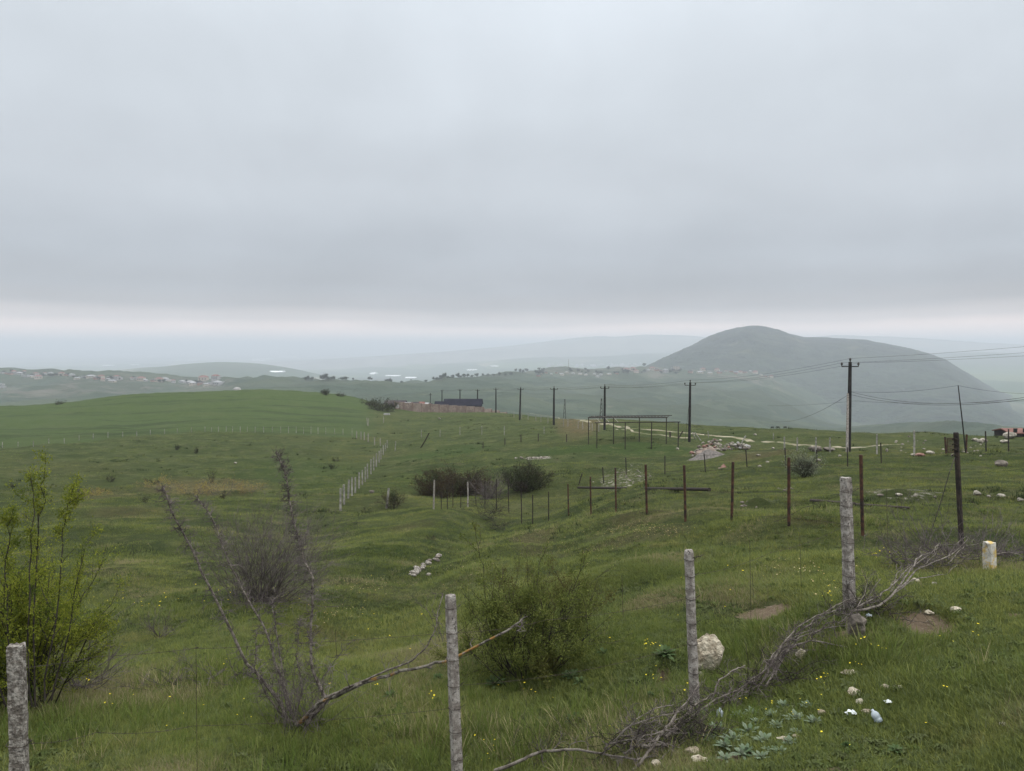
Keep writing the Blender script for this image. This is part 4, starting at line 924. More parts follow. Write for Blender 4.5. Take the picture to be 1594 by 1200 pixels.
PO.append(concrete_post((1316, 743), 1323, 9.0, 16, 'tall grey concrete post wrapped in wire where the branches pile up', 43, 'conc', (765, 787, 803, 816, 843, 871, 895, 920), rz=.4, rough=.007))
b5 = concrete_post((1540, 844), 1541, 11.8, 17, 'short stub of a concrete post with yellow lichen at the right', 57, 'lichen', (888,), rz=.45, rough=.007)
# barbed wire strands between the posts
def strand(name, pts, r, label, cat='wire', barb=0, sag=0.0, group=None, m='wire'):
    P = []
    for i in range(len(pts)-1):
        a, b_ = Vector(pts[i]), Vector(pts[i+1]); n = 12
        for k in range(n if i < len(pts)-2 else n+1):
            t = k/n; P.append(a.lerp(b_, t)-Vector((0, 0, sag*4*t*(1-t))))
    mb = MB(); mb.tube(P, r, 4)
    if barb:
        L_ = sum((P[i+1]-P[i]).length for i in range(len(P)-1)); n = int(L_/barb)
        for k in range(n):
            t = (k+.5)/n*(len(P)-1); i = int(t); q = P[i].lerp(P[i+1], t-i)
            for _ in range(2):
                d = rdir()*.016; mb.tube([q-d, q+d], r*.8, 3)
    return tag(mb.build(name, M[m], origin=P[0]), label, cat, group)
def along(i, py):
    root, T, b = PO[i]; t = (py-proj(T)[1])/(proj(b)[1]-proj(T)[1]); return T.lerp(b, t)
strand('barbed_wire', [along(0, 1040), at(150, 1022, 5.8), at(305, 1009, 6.2), at(420, 1003, 6.5), along(1, 984)], .0018, 'thin barbed wire strung across the bare shrub to the centre post', barb=.14, sag=.01)
strand('barbed_wire', [along(0, 1155), at(150, 1140, 5.8), at(300, 1130, 6.3), along(1, 1101)], .0017, 'lower barbed wire running low through the grass to the centre post', barb=.14, sag=.03)
strand('barbed_wire', [along(1, 984), at(850, 965, 7.3), along(2, 930)], .0017, 'barbed wire from the centre post across the olive bush', barb=.15, sag=.03)
strand('barbed_wire', [along(1, 1066), at(900, 1045, 7.4), along(2, 1000)], .0017, 'lower barbed wire from the centre post past the olive bush', barb=.15, sag=.02)
strand('barbed_wire', [along(2, 870), at(1082,867,7.5), at(1090,866,7.4), at(1095,863,7.4)], .0028, 'broken wire end twisted off the round topped post', barb=.05)
strand('barbed_wire', [along(3, 765), at(1330,764,8.8), at(1337,760,8.8)], .0028, 'broken wire end twisted off the tall wrapped post', barb=.06)
strand('barbed_wire', [along(2, 895), at(1200, 860, 8.2), along(3, 816)], .0016, 'thin wire between the round topped post and the tall wrapped post', barb=.15, sag=.04)
strand('barbed_wire', [along(3, 765), at(1250, 790, 9.5), at(1205, 812, 10)], .0022, 'slack wire drooping left from the tall wrapped post', barb=.15, sag=.02)
for px, p0, p1, Y in ((305, 1003, 1200, 6.2), (522, 980, 1022, 6.9), (1167, 840, 965, 8.2), (1171, 893, 930, 8.3), (1245, 830, 912, 8.7), (1380, 760, 850, 9.6), (968, 895, 960, 7.4)):
    strand('wire_stay', [at(px, p0, Y), at(px+2, p1, Y)], .0022, {305: 'long upright wire stay hooked on the barbed wire below the bare shrub', 522: 'short upright wire stay right of the bare shrub', 1167: 'upright wire stay midway between the third and fourth posts', 1171: 'short bent wire stay just below its longer neighbour', 1245: 'upright wire stay left of the tall wrapped post', 1380: 'upright wire stay right of the tall wrapped post', 968: 'faint upright wire stay right of the olive bush'}[px])
tag(strand('wire_hook', [at(302,1009,6.2), at(309,1008,6.2)], .004, 'small twisted wire hook on top of the long stay'), None, 'wire')

# ------------------------------------------------------------------ fallen branches along the fence
GB = 'fallen branches heaped along the fence'
def YB(px, py=0):
    base = float(np.interp(px, (770, 1000, 1085, 1200, 1320, 1430, 1500, 1600), (1206, 1198, 1128, 1078, 990, 915, 893, 885)))
    g_ = hit(px, max(base, py+4)); return g_.y-.03
def fb(pts, r, label, side=8, dz=0, sl=.22, **k):
    return lying_branch('fallen_branch', [(px, py, YB(px, py)+dz) for px, py in pts], r*.85, label, side=int(side*1.6), sl=sl, group=GB, **k)
fb([(770,1200),(820,1183),(850,1171),(900,1167),(945,1174),(990,1181),(1020,1178)], .021, 'thick pale branch lying flat along the bottom edge', 12)
fb([(985,1200),(1008,1172),(1030,1145),(1055,1110),(1078,1085),(1090,1062)], .017, 'light grey branch leaning up against the round topped post', 6)
fb([(1000,1160),(1040,1158),(1070,1148),(1100,1115),(1112,1085),(1122,1058),(1140,1043),(1160,1035)], .017, 'crooked branch curling up right of the round topped post', 12)
fb([(1035,1148),(1062,1130),(1090,1105),(1120,1085),(1150,1073),(1175,1058),(1195,1040)], .015, 'branch linking the two heaps in the middle of the row', 12)
fb([(960,1150),(985,1130),(1010,1120),(1050,1110),(1085,1100)], .010, 'thin arched twig over the left heap', 14)
fb([(968,1142),(990,1120),(1020,1103),(1050,1098)], .008, 'second thin arched twig above the left heap', 8)
fb([(950,1158),(980,1150),(1010,1150),(1060,1165)], .010, 'low dark twig under the left heap', 14, m='bark')
fb([(1020,1190),(1050,1165),(1090,1140),(1130,1110),(1160,1092)], .010, 'low dark branch at the back of the left heap', 16, m='bark')
fb([(1188,1058),(1200,1035),(1215,1005),(1240,978),(1270,958),(1310,947)], .015, 'long arched branch reaching the foot of the tall wrapped post', 10)
fb([(1192,1068),(1210,1035),(1225,1012),(1245,990),(1280,978),(1322,974)], .014, 'second arched branch just below the long one', 10)
fb([(1205,1050),(1222,1015),(1240,1003),(1262,997),(1290,1002),(1318,1008)], .018, 'pale hooked branch lowest in the middle heap', 8)
fb([(1190,1045),(1196,1030),(1215,1010),(1236,1012),(1270,1012)], .010, 'short pale stick poking left from the middle heap', 5)
fb([(1330,950),(1365,942),(1395,915),(1420,880),(1433,865),(1435,840),(1428,822)], .018, 'forked pale branch rising right of the tall wrapped post', 8)
fb([(1335,945),(1370,930),(1400,900),(1425,875),(1450,860),(1460,845)], .012, 'thin branch running close beside the forked one', 10)
fb([(1400,915),(1425,890),(1460,873),(1490,858),(1512,838)], .015, 'long pale branch slanting up to the dark leaning post', 10)
fb([(1380,935),(1420,905),(1470,895),(1485,880),(1488,870)], .010, 'low curved branch in front of the dark brush', 8)
fb([(1330,952),(1345,925),(1350,905),(1345,895)], .007, 'thin upright shoot beside the foot of the tall wrapped post', 5)
fb([(1332,955),(1350,935),(1362,912),(1372,900)], .007, 'second thin shoot beside the tall wrapped post', 5)
fb([(1215,1020),(1222,1000),(1228,975)], .006, 'single dry stalk rising from the middle heap', 3)
fb([(1540,865),(1565,860),(1585,862),(1600,868)], .014, 'pale branch lying behind the lichened stub at the right edge', 14)
# thin tangled sticks running along the whole heap
HEAP = [(905,1192),(960,1165),(1010,1150),(1070,1115),(1130,1090),(1185,1062),(1215,1020),(1262,985),(1320,958),(1370,930),(1410,900),(1450,880),(1500,868),(1545,862)]
for i in range(36):
    t0 = random.uniform(0, len(HEAP)-2.2); P = []; off_ = random.gauss(0, 7); arch = random.uniform(4, 26)
    for k in range(6):
        t_ = t0+k/5*random.uniform(1.1, 1.9) if k else t0; t_ = min(t_, len(HEAP)-1.001); j = int(t_); f = t_-j
        P.append((HEAP[j][0]*(1-f)+HEAP[j+1][0]*f+random.gauss(0, 4), HEAP[j][1]*(1-f)+HEAP[j+1][1]*f+off_-arch*sin(pi*k/5)+random.gauss(0, 3)))
    P.sort(); fb(P, random.uniform(.005, .010), 'thin grey brown stick tangled in the long row of cut branches', 5, m=random.choice(['bleached', 'bark', 'bark', 'barkd']), amp=.006)
def brush(px, py, Y, w_, h_, n, label, m='twigd', r=.006):
    b = hitY(px, py, Y); Y = b.y; wd = w_/FPX*Y; ht = h_/FPX*Y; root = thing('dead_brush', tuple(b), label, 'brush', 'heaps of dead brush along the fence'); a = MB()
    for _ in range(n):
        x0 = random.uniform(-.5, .5); y0 = random.uniform(-.5, .5)
        p = Vector((b.x+x0*wd, b.y+.3*wd*y0+.1, 0)); p.z = zg(p.x, p.y)+random.random()*ht*.5
        d = Vector((random.gauss(0, 1), random.gauss(0, .7), abs(random.gauss(0, .45)))); shoot(a, p, d, random.uniform(.4, 1.0)*max(ht, .45), r, 2, .7, 4, 4, None, .35, .0)
    a.build('twig', M[m], root); return root
brush(1040, 1165, 7.2, 160, 44, 90, 'dark brush under the branches at the foot of the round topped post', r=.005)
brush(1195, 1085, 7.9, 120, 40, 44, 'dark brush under the middle heap of branches', r=.005)
brush(1355, 965, 8.8, 120, 40, 44, 'dark brush around the foot of the tall wrapped post', r=.005)
brush(1465, 888, 12, 150, 62, 110, 'dense dark brush behind the pale branches on the right', m='twig')
brush(1572, 878, 12.5, 80, 38, 50, 'matted dark brush behind the lichened stub', m='twig')
brush(850, 1185, 7.0, 130, 30, 22, 'thin brush in the grass at the bottom centre', r=.004)
brush(300, 1075, 7.9, 190, 34, 46, 'long low mat of grey brush between the left shrubs', m='twig', r=.005)
brush(1360, 868, 11.5, 60, 30, 12, 'sparse grey brush left of the forked branch', m='twig', r=.005)
dense_bare(1440, 855, 12.5, 120, 105, 'airy grey twigs standing behind the forked branch', n=16, r=.0055, name='bare_bush', kids=3)
dense_bare(1530, 868, 13, 110, 70, 'wiry grey twigs standing around the dark leaning post', n=20, r=.0055, name='bare_bush', kids=4)
brush(762, 812, 40, 24, 40, 30, 'strip of dark dead brush running down the slope from the fence', r=.012)
brush(775, 826, 38, 22, 16, 20, 'lower end of the dark brush strip on the slope', r=.012)

# ------------------------------------------------------------------ grey leaved plants and litter
def thistle(px, py, Y, size, label, n=16, up=.55, m='thistle'):
    b = hitY(px, py, Y); mb = MB(); s_ = size/FPX*b.y
    for k in range(n):
        az = 2.4*k+random.uniform(-.3, .3); el = up*(.4+1.1*k/n)+random.uniform(-.1, .1); L_ = s_*random.uniform(.55, .8)
        d = Vector((cos(az)*cos(el), sin(az)*cos(el), sin(el))); q = Vector((-sin(az), cos(az), 0)); up_ = d.cross(q)*-1; V = []; F = []
        for i in range(6):
            t = i/5; ww = L_*.12*math.sin(pi*min(1, .12+t*.88))**.8*(1.25 if i % 2 else .85)
            c = b+Vector((0, 0, .02))+d*L_*t-Vector((0, 0, L_*.42*t*t)); V += [c-q*ww+up_*ww*.3, c, c+q*ww+up_*ww*.3]
        for i in range(5): a = 3*i; F += [(a, a+1, a+4, a+3), (a+1, a+2, a+5, a+4)]
        mb.add(V, F)
    return tag(mb.build('grey_leaved_plant', M[m], origin=b), label, 'plant', 'grey green leafy plants by the branches')
GP = [(1240,1128,34),(1268,1133,28),(1222,1110,30),(1118,1148,36),(1142,1160,34),(1166,1150,36),(1190,1162,32),(1155,1183,30),(1185,1188,30),(1210,1140,28),(1128,1170,30),(1100,1120,26),(1215,1180,26),(1258,1108,24),(1172,1120,26),(1240,1150,24),(1095,1140,24),(1150,1125,28),(1200,1125,28),(1230,1165,26),(1105,1160,28),(1130,1190,28),(1180,1135,26),(1162,1178,28),(1200,1178,24)]
for i, (px, py, s_) in enumerate(GP): thistle(px, py-4, 7.5, s_*1.1, 'felted grey green plant with pointed leaves in the patch right of the branch heap', up=.85)
for px, py, s_, lab in ((1036,1022,52,'wide leafy thistle between the olive bush and the round topped post'), (890,1058,50,'silvery thistle at the right foot of the olive bush'), (905,1065,34,'smaller silvery thistle beside the one under the olive bush'), (608,1087,36,'bushy green rosette left of the centre post'), (682,1058,28,'small leafy rosette touching the centre post'),
                        (770,1068,50,'broad leaved plant right of the centre post'), (895,1125,44,'leafy plant low in the grass below the olive bush'), (1013,1085,22,'round leaf cluster below the burrow'), (1395,1173,36,'broad green leaves in the grass near the bottom right'), (1318,1165,24,'small leafy rosette at the bottom right'), (940,1020,30,'spiky green plant right of the olive bush')):
    o = thistle(px, py, 8, s_*.72, lab, n=22, up=.85, m='thistleg')
def scrap(px, py, w_, h_, Y, m, name, label, tilt=0):
    b = hitY(px, py, Y); k = b.y/FPX; V = []; n = 8; wd, ht = w_*k, max(h_*k*1.3, .03); mb = MB()
    for i in range(n+1):
        for j in range(n+1):
            u, v = i/n-.5, j/n-.5; z = ht*(.55+.6*float(perlin(u*4+px, v*4)))*(1-1.6*(u*u+v*v)); V.append((b.x+(u+.18*float(perlin(v*3, px)))*wd, b.y+(v+.15*float(perlin(u*3, px+9)))*wd*.8, b.z+.045+z+tilt*u*wd))
    mb.add(V, [(i*(n+1)+j, (i+1)*(n+1)+j, (i+1)*(n+1)+j+1, i*(n+1)+j+1) for i in range(n) for j in range(n)])
    o = mb.build(name, M[m], origin=b, smooth=True); md = o.modifiers.new('thickness', 'SOLIDIFY'); md.thickness = .003; return tag(o, label, 'litter')
scrap(1324, 1119, 15, 6, 6.5, 'plastic', 'plastic_scrap', 'crumpled white plastic scrap lying in the grass at lower right', .2)
scrap(1382, 1101, 10, 4, 6.7, 'plastic', 'plastic_scrap', 'flat whitish scrap right of the crumpled one')
def bottle(px, py, Y, L_, label, az, el):
    b = hitY(px, py, Y); d = Vector((cos(az)*cos(el), sin(az)*cos(el), sin(el))); p = b+Vector((0, 0, .03)); mb = MB()
    prof = [(0, .02), (.02, .032), (.25, .034), (.32, .030), (.38, .034), (.62, .033), (.78, .024), (.86, .012), (1, .012)]
    mb.tube([p+d*L_*t for t, _ in prof], [r for _, r in prof], 12); return tag(mb.build('plastic_bottle', M['plasticb'], origin=b, smooth=True), label, 'bottle')
bottle(1369, 1130, 6.4, .11, 'crushed translucent bottle standing askew in the grass', 2.2, .9)
bottle(1120, 1122, 7.4, .09, 'bluish plastic bottle right of the foot of the round topped post', 1.2, 1.2)
scrap(1352, 966, 8, 6, 8.9, 'plasticb', 'plastic_scrap', 'torn whitish scrap caught in brush at the tall wrapped post')
#==END4==
# ------------------------------------------------------------------ steel posts, rails and wire of the middle fences
def pipe_post(top, foot, r, m, name, label, group, Y=None, cat='fence post', n=8, hooks=False):
    b = hitY(foot[0], foot[1], Y or 30); T = at(top[0], top[1], b.y); mb = MB(); ax = (T-b).normalized()
    b0 = b-ax*.2; mb.tube([b0, b, b.lerp(T, .5)+Vector((random.gauss(0, .004), 0, 0))*b.y*.05, T-ax*.02, T], [r, r, r, r, r*.85], n)
    return tag(mb.build(name, M[m], origin=b), label, cat, group), b, T
RUST = [(1340,708,1343,834),(1228,712,1228,818),(1141,719,1139,813),(1065,724,1067,812),(1005,723,1007,801),(958,728,959,798),(919,742,920,801),(884,753,885,803),(854,765,854,811),(829,770,829,816),(811,764,812,815),(791,745,792,798),(773,745,773,793)]
RY = [17, 19.8, 22.5, 24.5, 28, 31, 35, 38, 41, 43, 43, 45, 46]
RB = []
for i, (a, b_, c, d) in enumerate(RUST):
    _, bb, TT = pipe_post((a, b_), (c, d), .038 if i < 8 else .030, 'rust' if i < 8 else 'dark', 'fence_post', 'slim rusty steel post, %s from the right in its row' % ORD[i], 'rusty steel posts across the middle', Y=RY[i]); RB.append((bb, TT))
BK = [(755,748,755,787,'dark'),(741,748,741,787,'dark'),(728,750,728,790,'conc'),(717,765,717,791,'dark'),(705,752,705,790,'dark'),(696.5,767,696.5,793,'dark'),(687,765,687,793,'dark'),(676,747,675,793,'conc')]
for i, (a, b_, c, d, m) in enumerate(BK):
    _, bb, TT = pipe_post((a, b_), (c, d), .045 if m == 'conc' else .024, m, 'fence_post', '%s post from the right in the small fence before the russet bush' % ORD[i], 'posts before the russet bush', Y=46); RB.append((bb, TT))
for k, f in enumerate((.12, .5, .88)):
    strand('fence_wire', [bb.lerp(TT, f) for bb, TT in RB], .003, ['lowest', 'middle', 'topmost'][k]+' plain wire strung along the rusty steel posts')
def netting(a, b_, label, step=.28):
    mb = MB(); (A0, A1), (B0, B1) = a, b_; L_ = (B0-A0).length; H_ = (A1-A0).length*.9; n = int(L_/step)
    P = lambda u, v: (A0.lerp(B0, u)).lerp(A1.lerp(B1, u), v)
    du = H_/L_
    for k in range(-int(du*n)-1, n+1):
        for sgn in (1, -1):
            u0, u1 = k/n, k/n+du; v0, v1 = (.04, .94) if sgn == 1 else (.94, .04)
            if u0 < 0: f = -u0/du; v0 = v0+(v1-v0)*f; u0 = 0
            if u1 > 1: f = (u1-1)/du; v1 = v1-(v1-v0)*f*(du/(u1-u0)); u1 = 1
            if u1 > u0: mb.tube([P(u0, v0), P(u1, v1)], .0011, 3, cap=False)
    return tag(mb.build('wire_netting', M['wire'], origin=A0), label, 'netting', 'wire netting on the rusty posts')
for i, lab in enumerate(['between the first and second rusty posts from the right', 'between the second and third rusty posts from the right', 'between the third and fourth rusty posts from the right', 'between the fourth and fifth rusty posts from the right']):
    netting(RB[i], RB[i+1], 'sheet of fine diamond wire netting '+lab)
# dark leaning post with slack cable
_, bb, TT = pipe_post((1488, 673), (1497, 852), .047, 'dark', 'leaning_post', 'black leaning steel post standing in the brush at the right', None, Y=13.5)
netting(RB[0], (bb, TT.lerp(bb, .22)), 'sheet of fine wire netting from the nearest rusty post to the black leaning post')
for k in range(4):
    mb = MB(); c = TT-Vector((0, 0, .12+.10*k)); mb.tube([c+Vector((cos(a)*.056, sin(a)*.056, .02*sin(a*2))) for a in np.linspace(0, 6.3, 12)], .009, 4); 
    o = mb.build('wire_coil', M['dark'], origin=c); o.parent = bpy.data.objects['leaning_post']; o.location = c-bpy.data.objects['leaning_post'].location
strand('slack_cable', [TT-Vector((0, 0, .45)), at(1478, 735, 13.3), at(1465, 780, 13.1), at(1452, 820, 12.9), at(1443, 850, 12.6)], .007, 'dark slack cable hanging from the black leaning post down to the brush', 'cable', m='dark')
REAR = [(906,737,901,755),(938,727,940,752),(974,712,975,739),(1035,709,1035,738),(1096,706,1098,735),(1161,700,1163,727),(1222,697,1223,728),(1271,700,1272,727),(1319,696,1319.5,726),(1371,689,1372,721)]
QB = []
for i, (a, b_, c, d) in enumerate(REAR):
    _, bb, TT = pipe_post((a, b_), (c, d), .04, 'dark', 'fence_post', 'dark thin post, %s from the left in the rear row' % ORD[i], 'dark posts of the rear row', Y=58); QB.append((bb, TT))
strand('fence_wire', [b_.lerp(t_, .9) for b_, t_ in QB[2:]], .006, 'thin wire along the tops of the rear dark posts', m='dark')
for i, (a, b_, c, d, m, lab) in enumerate([(1423,670,1423,708,'whitec','slim pale pole with a dark tip left of the small gate'), (1534,671,1535,704,'dark','dark post left of the big pale rock'), (1570,668,1570,703,'dark','dark post in front of the red roofed shed'), (1471,680,1473,707,'rust','thick left post of the small gate'), (1505,676,1504,706,'rust','rusty post at the foot of the tall leaning rod')]):
    pipe_post((a, b_), (c, d), .07 if m != 'dark' else .05, m, 'field_post', lab, None, Y=62, cat='post')
b = hitY(1504, 706, 62); T = at(1491.5, 600, b.y); mb = MB(); mb.tube([b-Vector((0, 0, .2)), b.lerp(T, .5), T], [.055, .045, .035], 7)
tall = tag(mb.build('cable_mast', M['pole'], origin=b), 'tall thin leaning rod carrying a cable at the right', 'mast'); TALLTOP = T
# small gate
b = hitY(1474, 706, 62); Y = b.y; root = thing('field_gate', tuple(b), 'small rusty brown barred gate left of the leaning rod', 'gate')
mb = MB(); x1 = (1486-1474)/FPX*Y; h = 24/FPX*Y
for p, q in (((0, .1), (x1, .1)), ((0, h), (x1, h)), ((0, .1), (0, h)), ((x1, .1), (x1, h))): mb.tube([b+Vector((p[0], 0, p[1])), b+Vector((q[0], 0, q[1]))], .035, 6)
mb.build('frame', M['rust'], root)
for k in range(7): mb = MB(); xx = x1*(k+1)/8; mb.tube([b+Vector((xx, 0, .1)), b+Vector((xx, 0, h))], .018, 5); mb.build('bar', M['rust'], root)
mb = MB(); mb.tube([b+Vector((0, 0, h*.5)), b+Vector((x1, 0, h*.5))], .025, 5); mb.build('rail', M['rust'], root)
# pipe and log lying in the grass
def lying(p0, p1, Y, r, m, name, label, dz=.0, r2=None):
    a = hitY(p0[0], p0[1]+2, Y); c = hitY(p1[0], p1[1]+2, Y); A = a+Vector((0, 0, r*1.1)); B = c+Vector((0, 0, r*1.1)); mb = MB(); P = [A.lerp(B, t) for t in np.linspace(0, 1, 12)]; ex = max(0, max(zg(q.x, q.y)+r*.3-q.z for q in P)); P = [q+Vector((0, 0, min(ex, .35)*.75)) for i, q in enumerate(P)]
    mb.tube(P, [r*(1+(((r2 or r)/r)-1)*t) for t in np.linspace(0, 1, 12)], 10); return tag(mb.build(name, M[m], origin=A), label, 'log' if 'log' in name else 'pipe')
a = hitY(902, 767, 40); c = onground(1103, a.y-1.2)
lying((900,764.5), (1104,773), 39, .075, 'dark', 'lying_pipe', 'long dark pipe lying behind the rusty fence posts')
lying((1262,781), (1330,787), 24, .05, 'barkd', 'lying_log', 'dark pole lying in the grass left of the tall wrapped post')
lying((1326,786), (1416,791.5), 23, .055, 'barkd', 'lying_log', 'dark tapering log lying right of the tall wrapped post', r2=.03)

# ------------------------------------------------------------------ pale posts
def pale_posts(rows, Y, label, group, w_=.10, m='whitec', name='fence_post', order='from the left'):
    src = None; out = []
    for i, (a, b_, c, d) in enumerate(rows):
        b = hitY(c, d, Y if not isinstance(Y, (list, tuple)) else Y[i]); T = at(a, b_, b.y); h = max((T-b).length, .8)
        if src is None:
            mb = MB(); mb.box((0, 0, .45), (1, 1, 1.1), taper=.88); me = mb.build(name, M[m]); src = me; o = me
        else: o = src.copy(); COL.objects.link(o)
        o.location = b; o.scale = (w_, w_*.9, h); o.rotation_euler = (random.gauss(0, .03), atan2(T.x-b.x, T.z-b.z), random.uniform(-.4, .4))
        tag(o, '%s %s %s' % (ORD[i], label, order), 'fence post', group); out.append((b, T))
    return out
ROW = [(530,760,530,795),(535.5,754,535.5,785),(543,747,542,776),(548,743,548,772),(553,743,553,767),(559,735,559,760),(564,732,564,755),(568.6,727,568.6,750),(572,722,572,745),(577.4,715,577.4,738),(581.7,711,581.7,732),(585.7,706,585.7,727),(590,702,590,720),(593,698,593,715),(596.5,693,596.5,708),(600,690,600,702),(602.8,685,602.8,697)]
RP = pale_posts(ROW, np.linspace(49, 128, len(ROW)).tolist(), 'white concrete post of the row climbing the slope', 'white posts climbing the slope', .12, order='from the near end')
for f in (.3, .6, .9): strand('fence_wire', [b_.lerp(t_, f) for b_, t_ in RP], .004, {.3: 'lowest', .6: 'middle', .9: 'topmost'}[f]+' wire of the white post row climbing the slope')
pale_posts([(605,760,602,791)], 49, 'pale post standing alone beside a small dark bush', None, .13, order='only')
LP_ = [(3.5,688,697),(28,687,696),(52,686,695),(76,682,690),(100,682,690.5),(123,677,685.5),(145,675,684),(168,672,681.5),(191,672,680),(213,671,679),(234,669,677),(256,668,675),(276,667,674),(298,665,673),(319,664,672),(329,665,672),(340,664,672),(352,663,672),(362,664,672.5),(374,664,673),(385,664,672),(397,664,673),(410.4,664,673),(424,664,673),(437,664,673.5),(449,664,674),(461,664,674),(472.5,665,675),(484,664,675),(495,665,675),(507,665,675.5),(521,666,676),(534,667,677),(548,667,679)]
pale_posts([(a, b_, a, c) for a, b_, c in LP_], np.interp([q[0] for q in LP_], [0, 400, 548], [150, 155, 150]).tolist(), 'small pale post in the far fence across the left slope', 'pale posts of the far left fence', .09)
pale_posts([(555,671,555,683),(562,672,562,684),(567,673,567,685),(573,675,573,688),(583,681,583,693),(592,682,592,694),(571,650,572,662),(574,651,573,663),(597,648,597,658)], 140, 'weathered post where the two fences meet', 'posts at the fence corner', .15, 'conc')
pale_posts([(656,668,656,681),(685,669,685,680),(716,664,716,677),(750,663,750,677),(785,663,785,677),(616,687,615,702),(847,664,847,675)], 125, 'pale post in the field before the compound', 'pale posts before the compound', .12)
pale_posts([(811,676,811,688),(838,675,838,687),(882,676,882,688),(752,688,752,698),(786,682,786,692)], 105, 'short dark post beside the pergola frame', 'short dark posts left of the pergola', .12, 'barkd')
pale_posts([(822,643,822,653),(834,645,834,655),(842,646,842,657),(853,648,853,659),(877,651,877,663),(884,652,884,664),(900,655,900,667),(907,656,907,668),(918,658,918,669),(922,659,922,670),(932,661,932,672),(812,641,812,651),(800,640,800,650)], 160, 'little white post along the farm track behind the pergola', 'white posts along the farm track', .12)
pale_posts([(1221,680,1221,700),(1241,681,1241,702),(1270,681,1270,704),(1292,681,1292,704),(1365,676,1365,707),(1102,671,1103,681),(1204,674,1204,684)], 82, 'pale concrete post of the broken row behind the silvery bush', 'pale posts near the tall pole', .11)
_, bb, TT = pipe_post((668, 674), (655, 697), .09, 'dark', 'leaning_stump', 'short black leaning stump in the field before the compound', None, Y=110, cat='stump')
pipe_post((1063, 671), (1056, 682.5), .10, 'barkd', 'leaning_stump', 'dark leaning prop right of the pergola frame', None, Y=100, cat='stump')
pipe_post((1043, 672), (1043, 681), .12, 'barkd', 'leaning_stump', 'short dark stump right of the pergola frame', None, Y=100, cat='stump')
pipe_post((1078, 673), (1083, 683), .08, 'whitec', 'leaning_post', 'pale prop leaning away from the second power pole', None, Y=100, cat='post')
pipe_post((1081, 673), (1091, 686), .08, 'whitec', 'leaning_post', 'longer pale prop leaning toward the rubble heap', None, Y=98, cat='post')
pipe_post((1161, 678), (1153, 692), .08, 'whitec', 'leaning_post', 'pale leaning post right of the small white rubble pile', None, Y=90, cat='post')

# ------------------------------------------------------------------ pergola frame
Yb, Yf = 94.0, 88.5
root = None
def pg_pt(px, py, Y): return at(px, py, Y)
bl = onground(916, Yf); root = thing('pergola_frame', tuple(bl), 'long unfinished metal frame with a lattice top in the middle of the pasture', 'pergola')
front_top = 657.5; back_top = 650.0
for px, Y, top in ((929, 86, 658), (984, 86, 657.6), (1014, 86, 657.6), (1055.5, 86, 657.2), (916, 92, 650.5), (955, 92, 650.4), (995, 92, 650.3), (1037, 92, 650.2)):
    if px == 984: px = 973
    g_ = onground(px, Y); T = at(px, top, Y); mb = MB(); mb.box(((g_.x), Y, (g_.z-.2+T.z)/2), (.10, .09, T.z-g_.z+.2)); mb.build('leg', M['dark'], root)
mb = MB(); mb.tube([at(926, 657.8, 86), at(1059, 656.8, 86)], .06, 6); mb.build('front_beam', M['dark'], root)
mb = MB(); mb.tube([at(915, 650.2, 92), at(1039, 649.8, 92)], .055, 6); mb.build('rear_beam', M['dark'], root)
mb = MB(); mb.tube([at(920, 647.9, 96), at(1046, 646.6, 96)], .05, 6); mb.build('top_chord', M['dark'], root)
mb = MB()
for k in range(25):
    a0 = at(916+k*5.1, 650, 92); a1 = at(919+k*5.1, 647.6, 96); mb.tube([a0, a1], .045, 4)
    if k < 24: mb.tube([a0, at(919+(k+1)*5.1, 647.6, 96)], .03, 4)
mb.build('lattice', M['dark'], root)
for k in range(3): mb = MB(); mb.tube([at(925+k*14, 647.5, 96), at(935+k*14, 657.5, 86)], .035, 4); mb.build('brace', M['conc'], root)

# ------------------------------------------------------------------ power poles
def power_pole(top, foot, Y, label, r=.14, arm=True, brace=None, guy=None):
    b = onground(foot[0], Y); T = at(top[0], top[1], Y); root = thing('power_pole', tuple(b), label, 'power pole', 'power poles crossing the pasture')
    ax = (T-b).normalized(); hT = (T-b).length
    mb = MB(); mb.tube([b-ax*.3, b.lerp(T, .5), T-ax*.35], [r, r*.9, r*.72], 10); mb.build('shaft', M['pole'], root)
    pins = []
    if arm:
        c = T-ax*.75; s_ = .72; mb = MB(); mb.tube([c+Vector((-s_, 0, 0)), c+Vector((s_, 0, 0))], .05, 6)
        mb.build('crossarm', M['pole'], root)
        for dx in (-s_, s_): pins.append(c+Vector((dx, 0, .12)))
    pins.append(T-ax*.25)
    for p in pins:
        mb = MB(); mb.tube([p-Vector((0, 0, .14)), p, p+Vector((0, 0, .06)), p+Vector((0, 0, .14)), p+Vector((0, 0, .24))], [.03, .05, .10, .10, .05], 8); mb.build('insulator', M['ceramic'], root)
    if brace:
        mb = MB(); P0 = onground(brace[0], Y+brace[3]); mb.tube([P0-Vector((0, 0, .2)), at(brace[1], brace[2], Y)], [.12, .10], 7); mb.build('brace', M['conc'], root)
    if guy: mb = MB(); mb.tube([onground(guy[0], Y-1), at(guy[1], guy[2], Y)], .02, 4); mb.build('guy_wire', M['wire'], root)
    return [p+Vector((0, 0, .2)) for p in pins]
PP = []
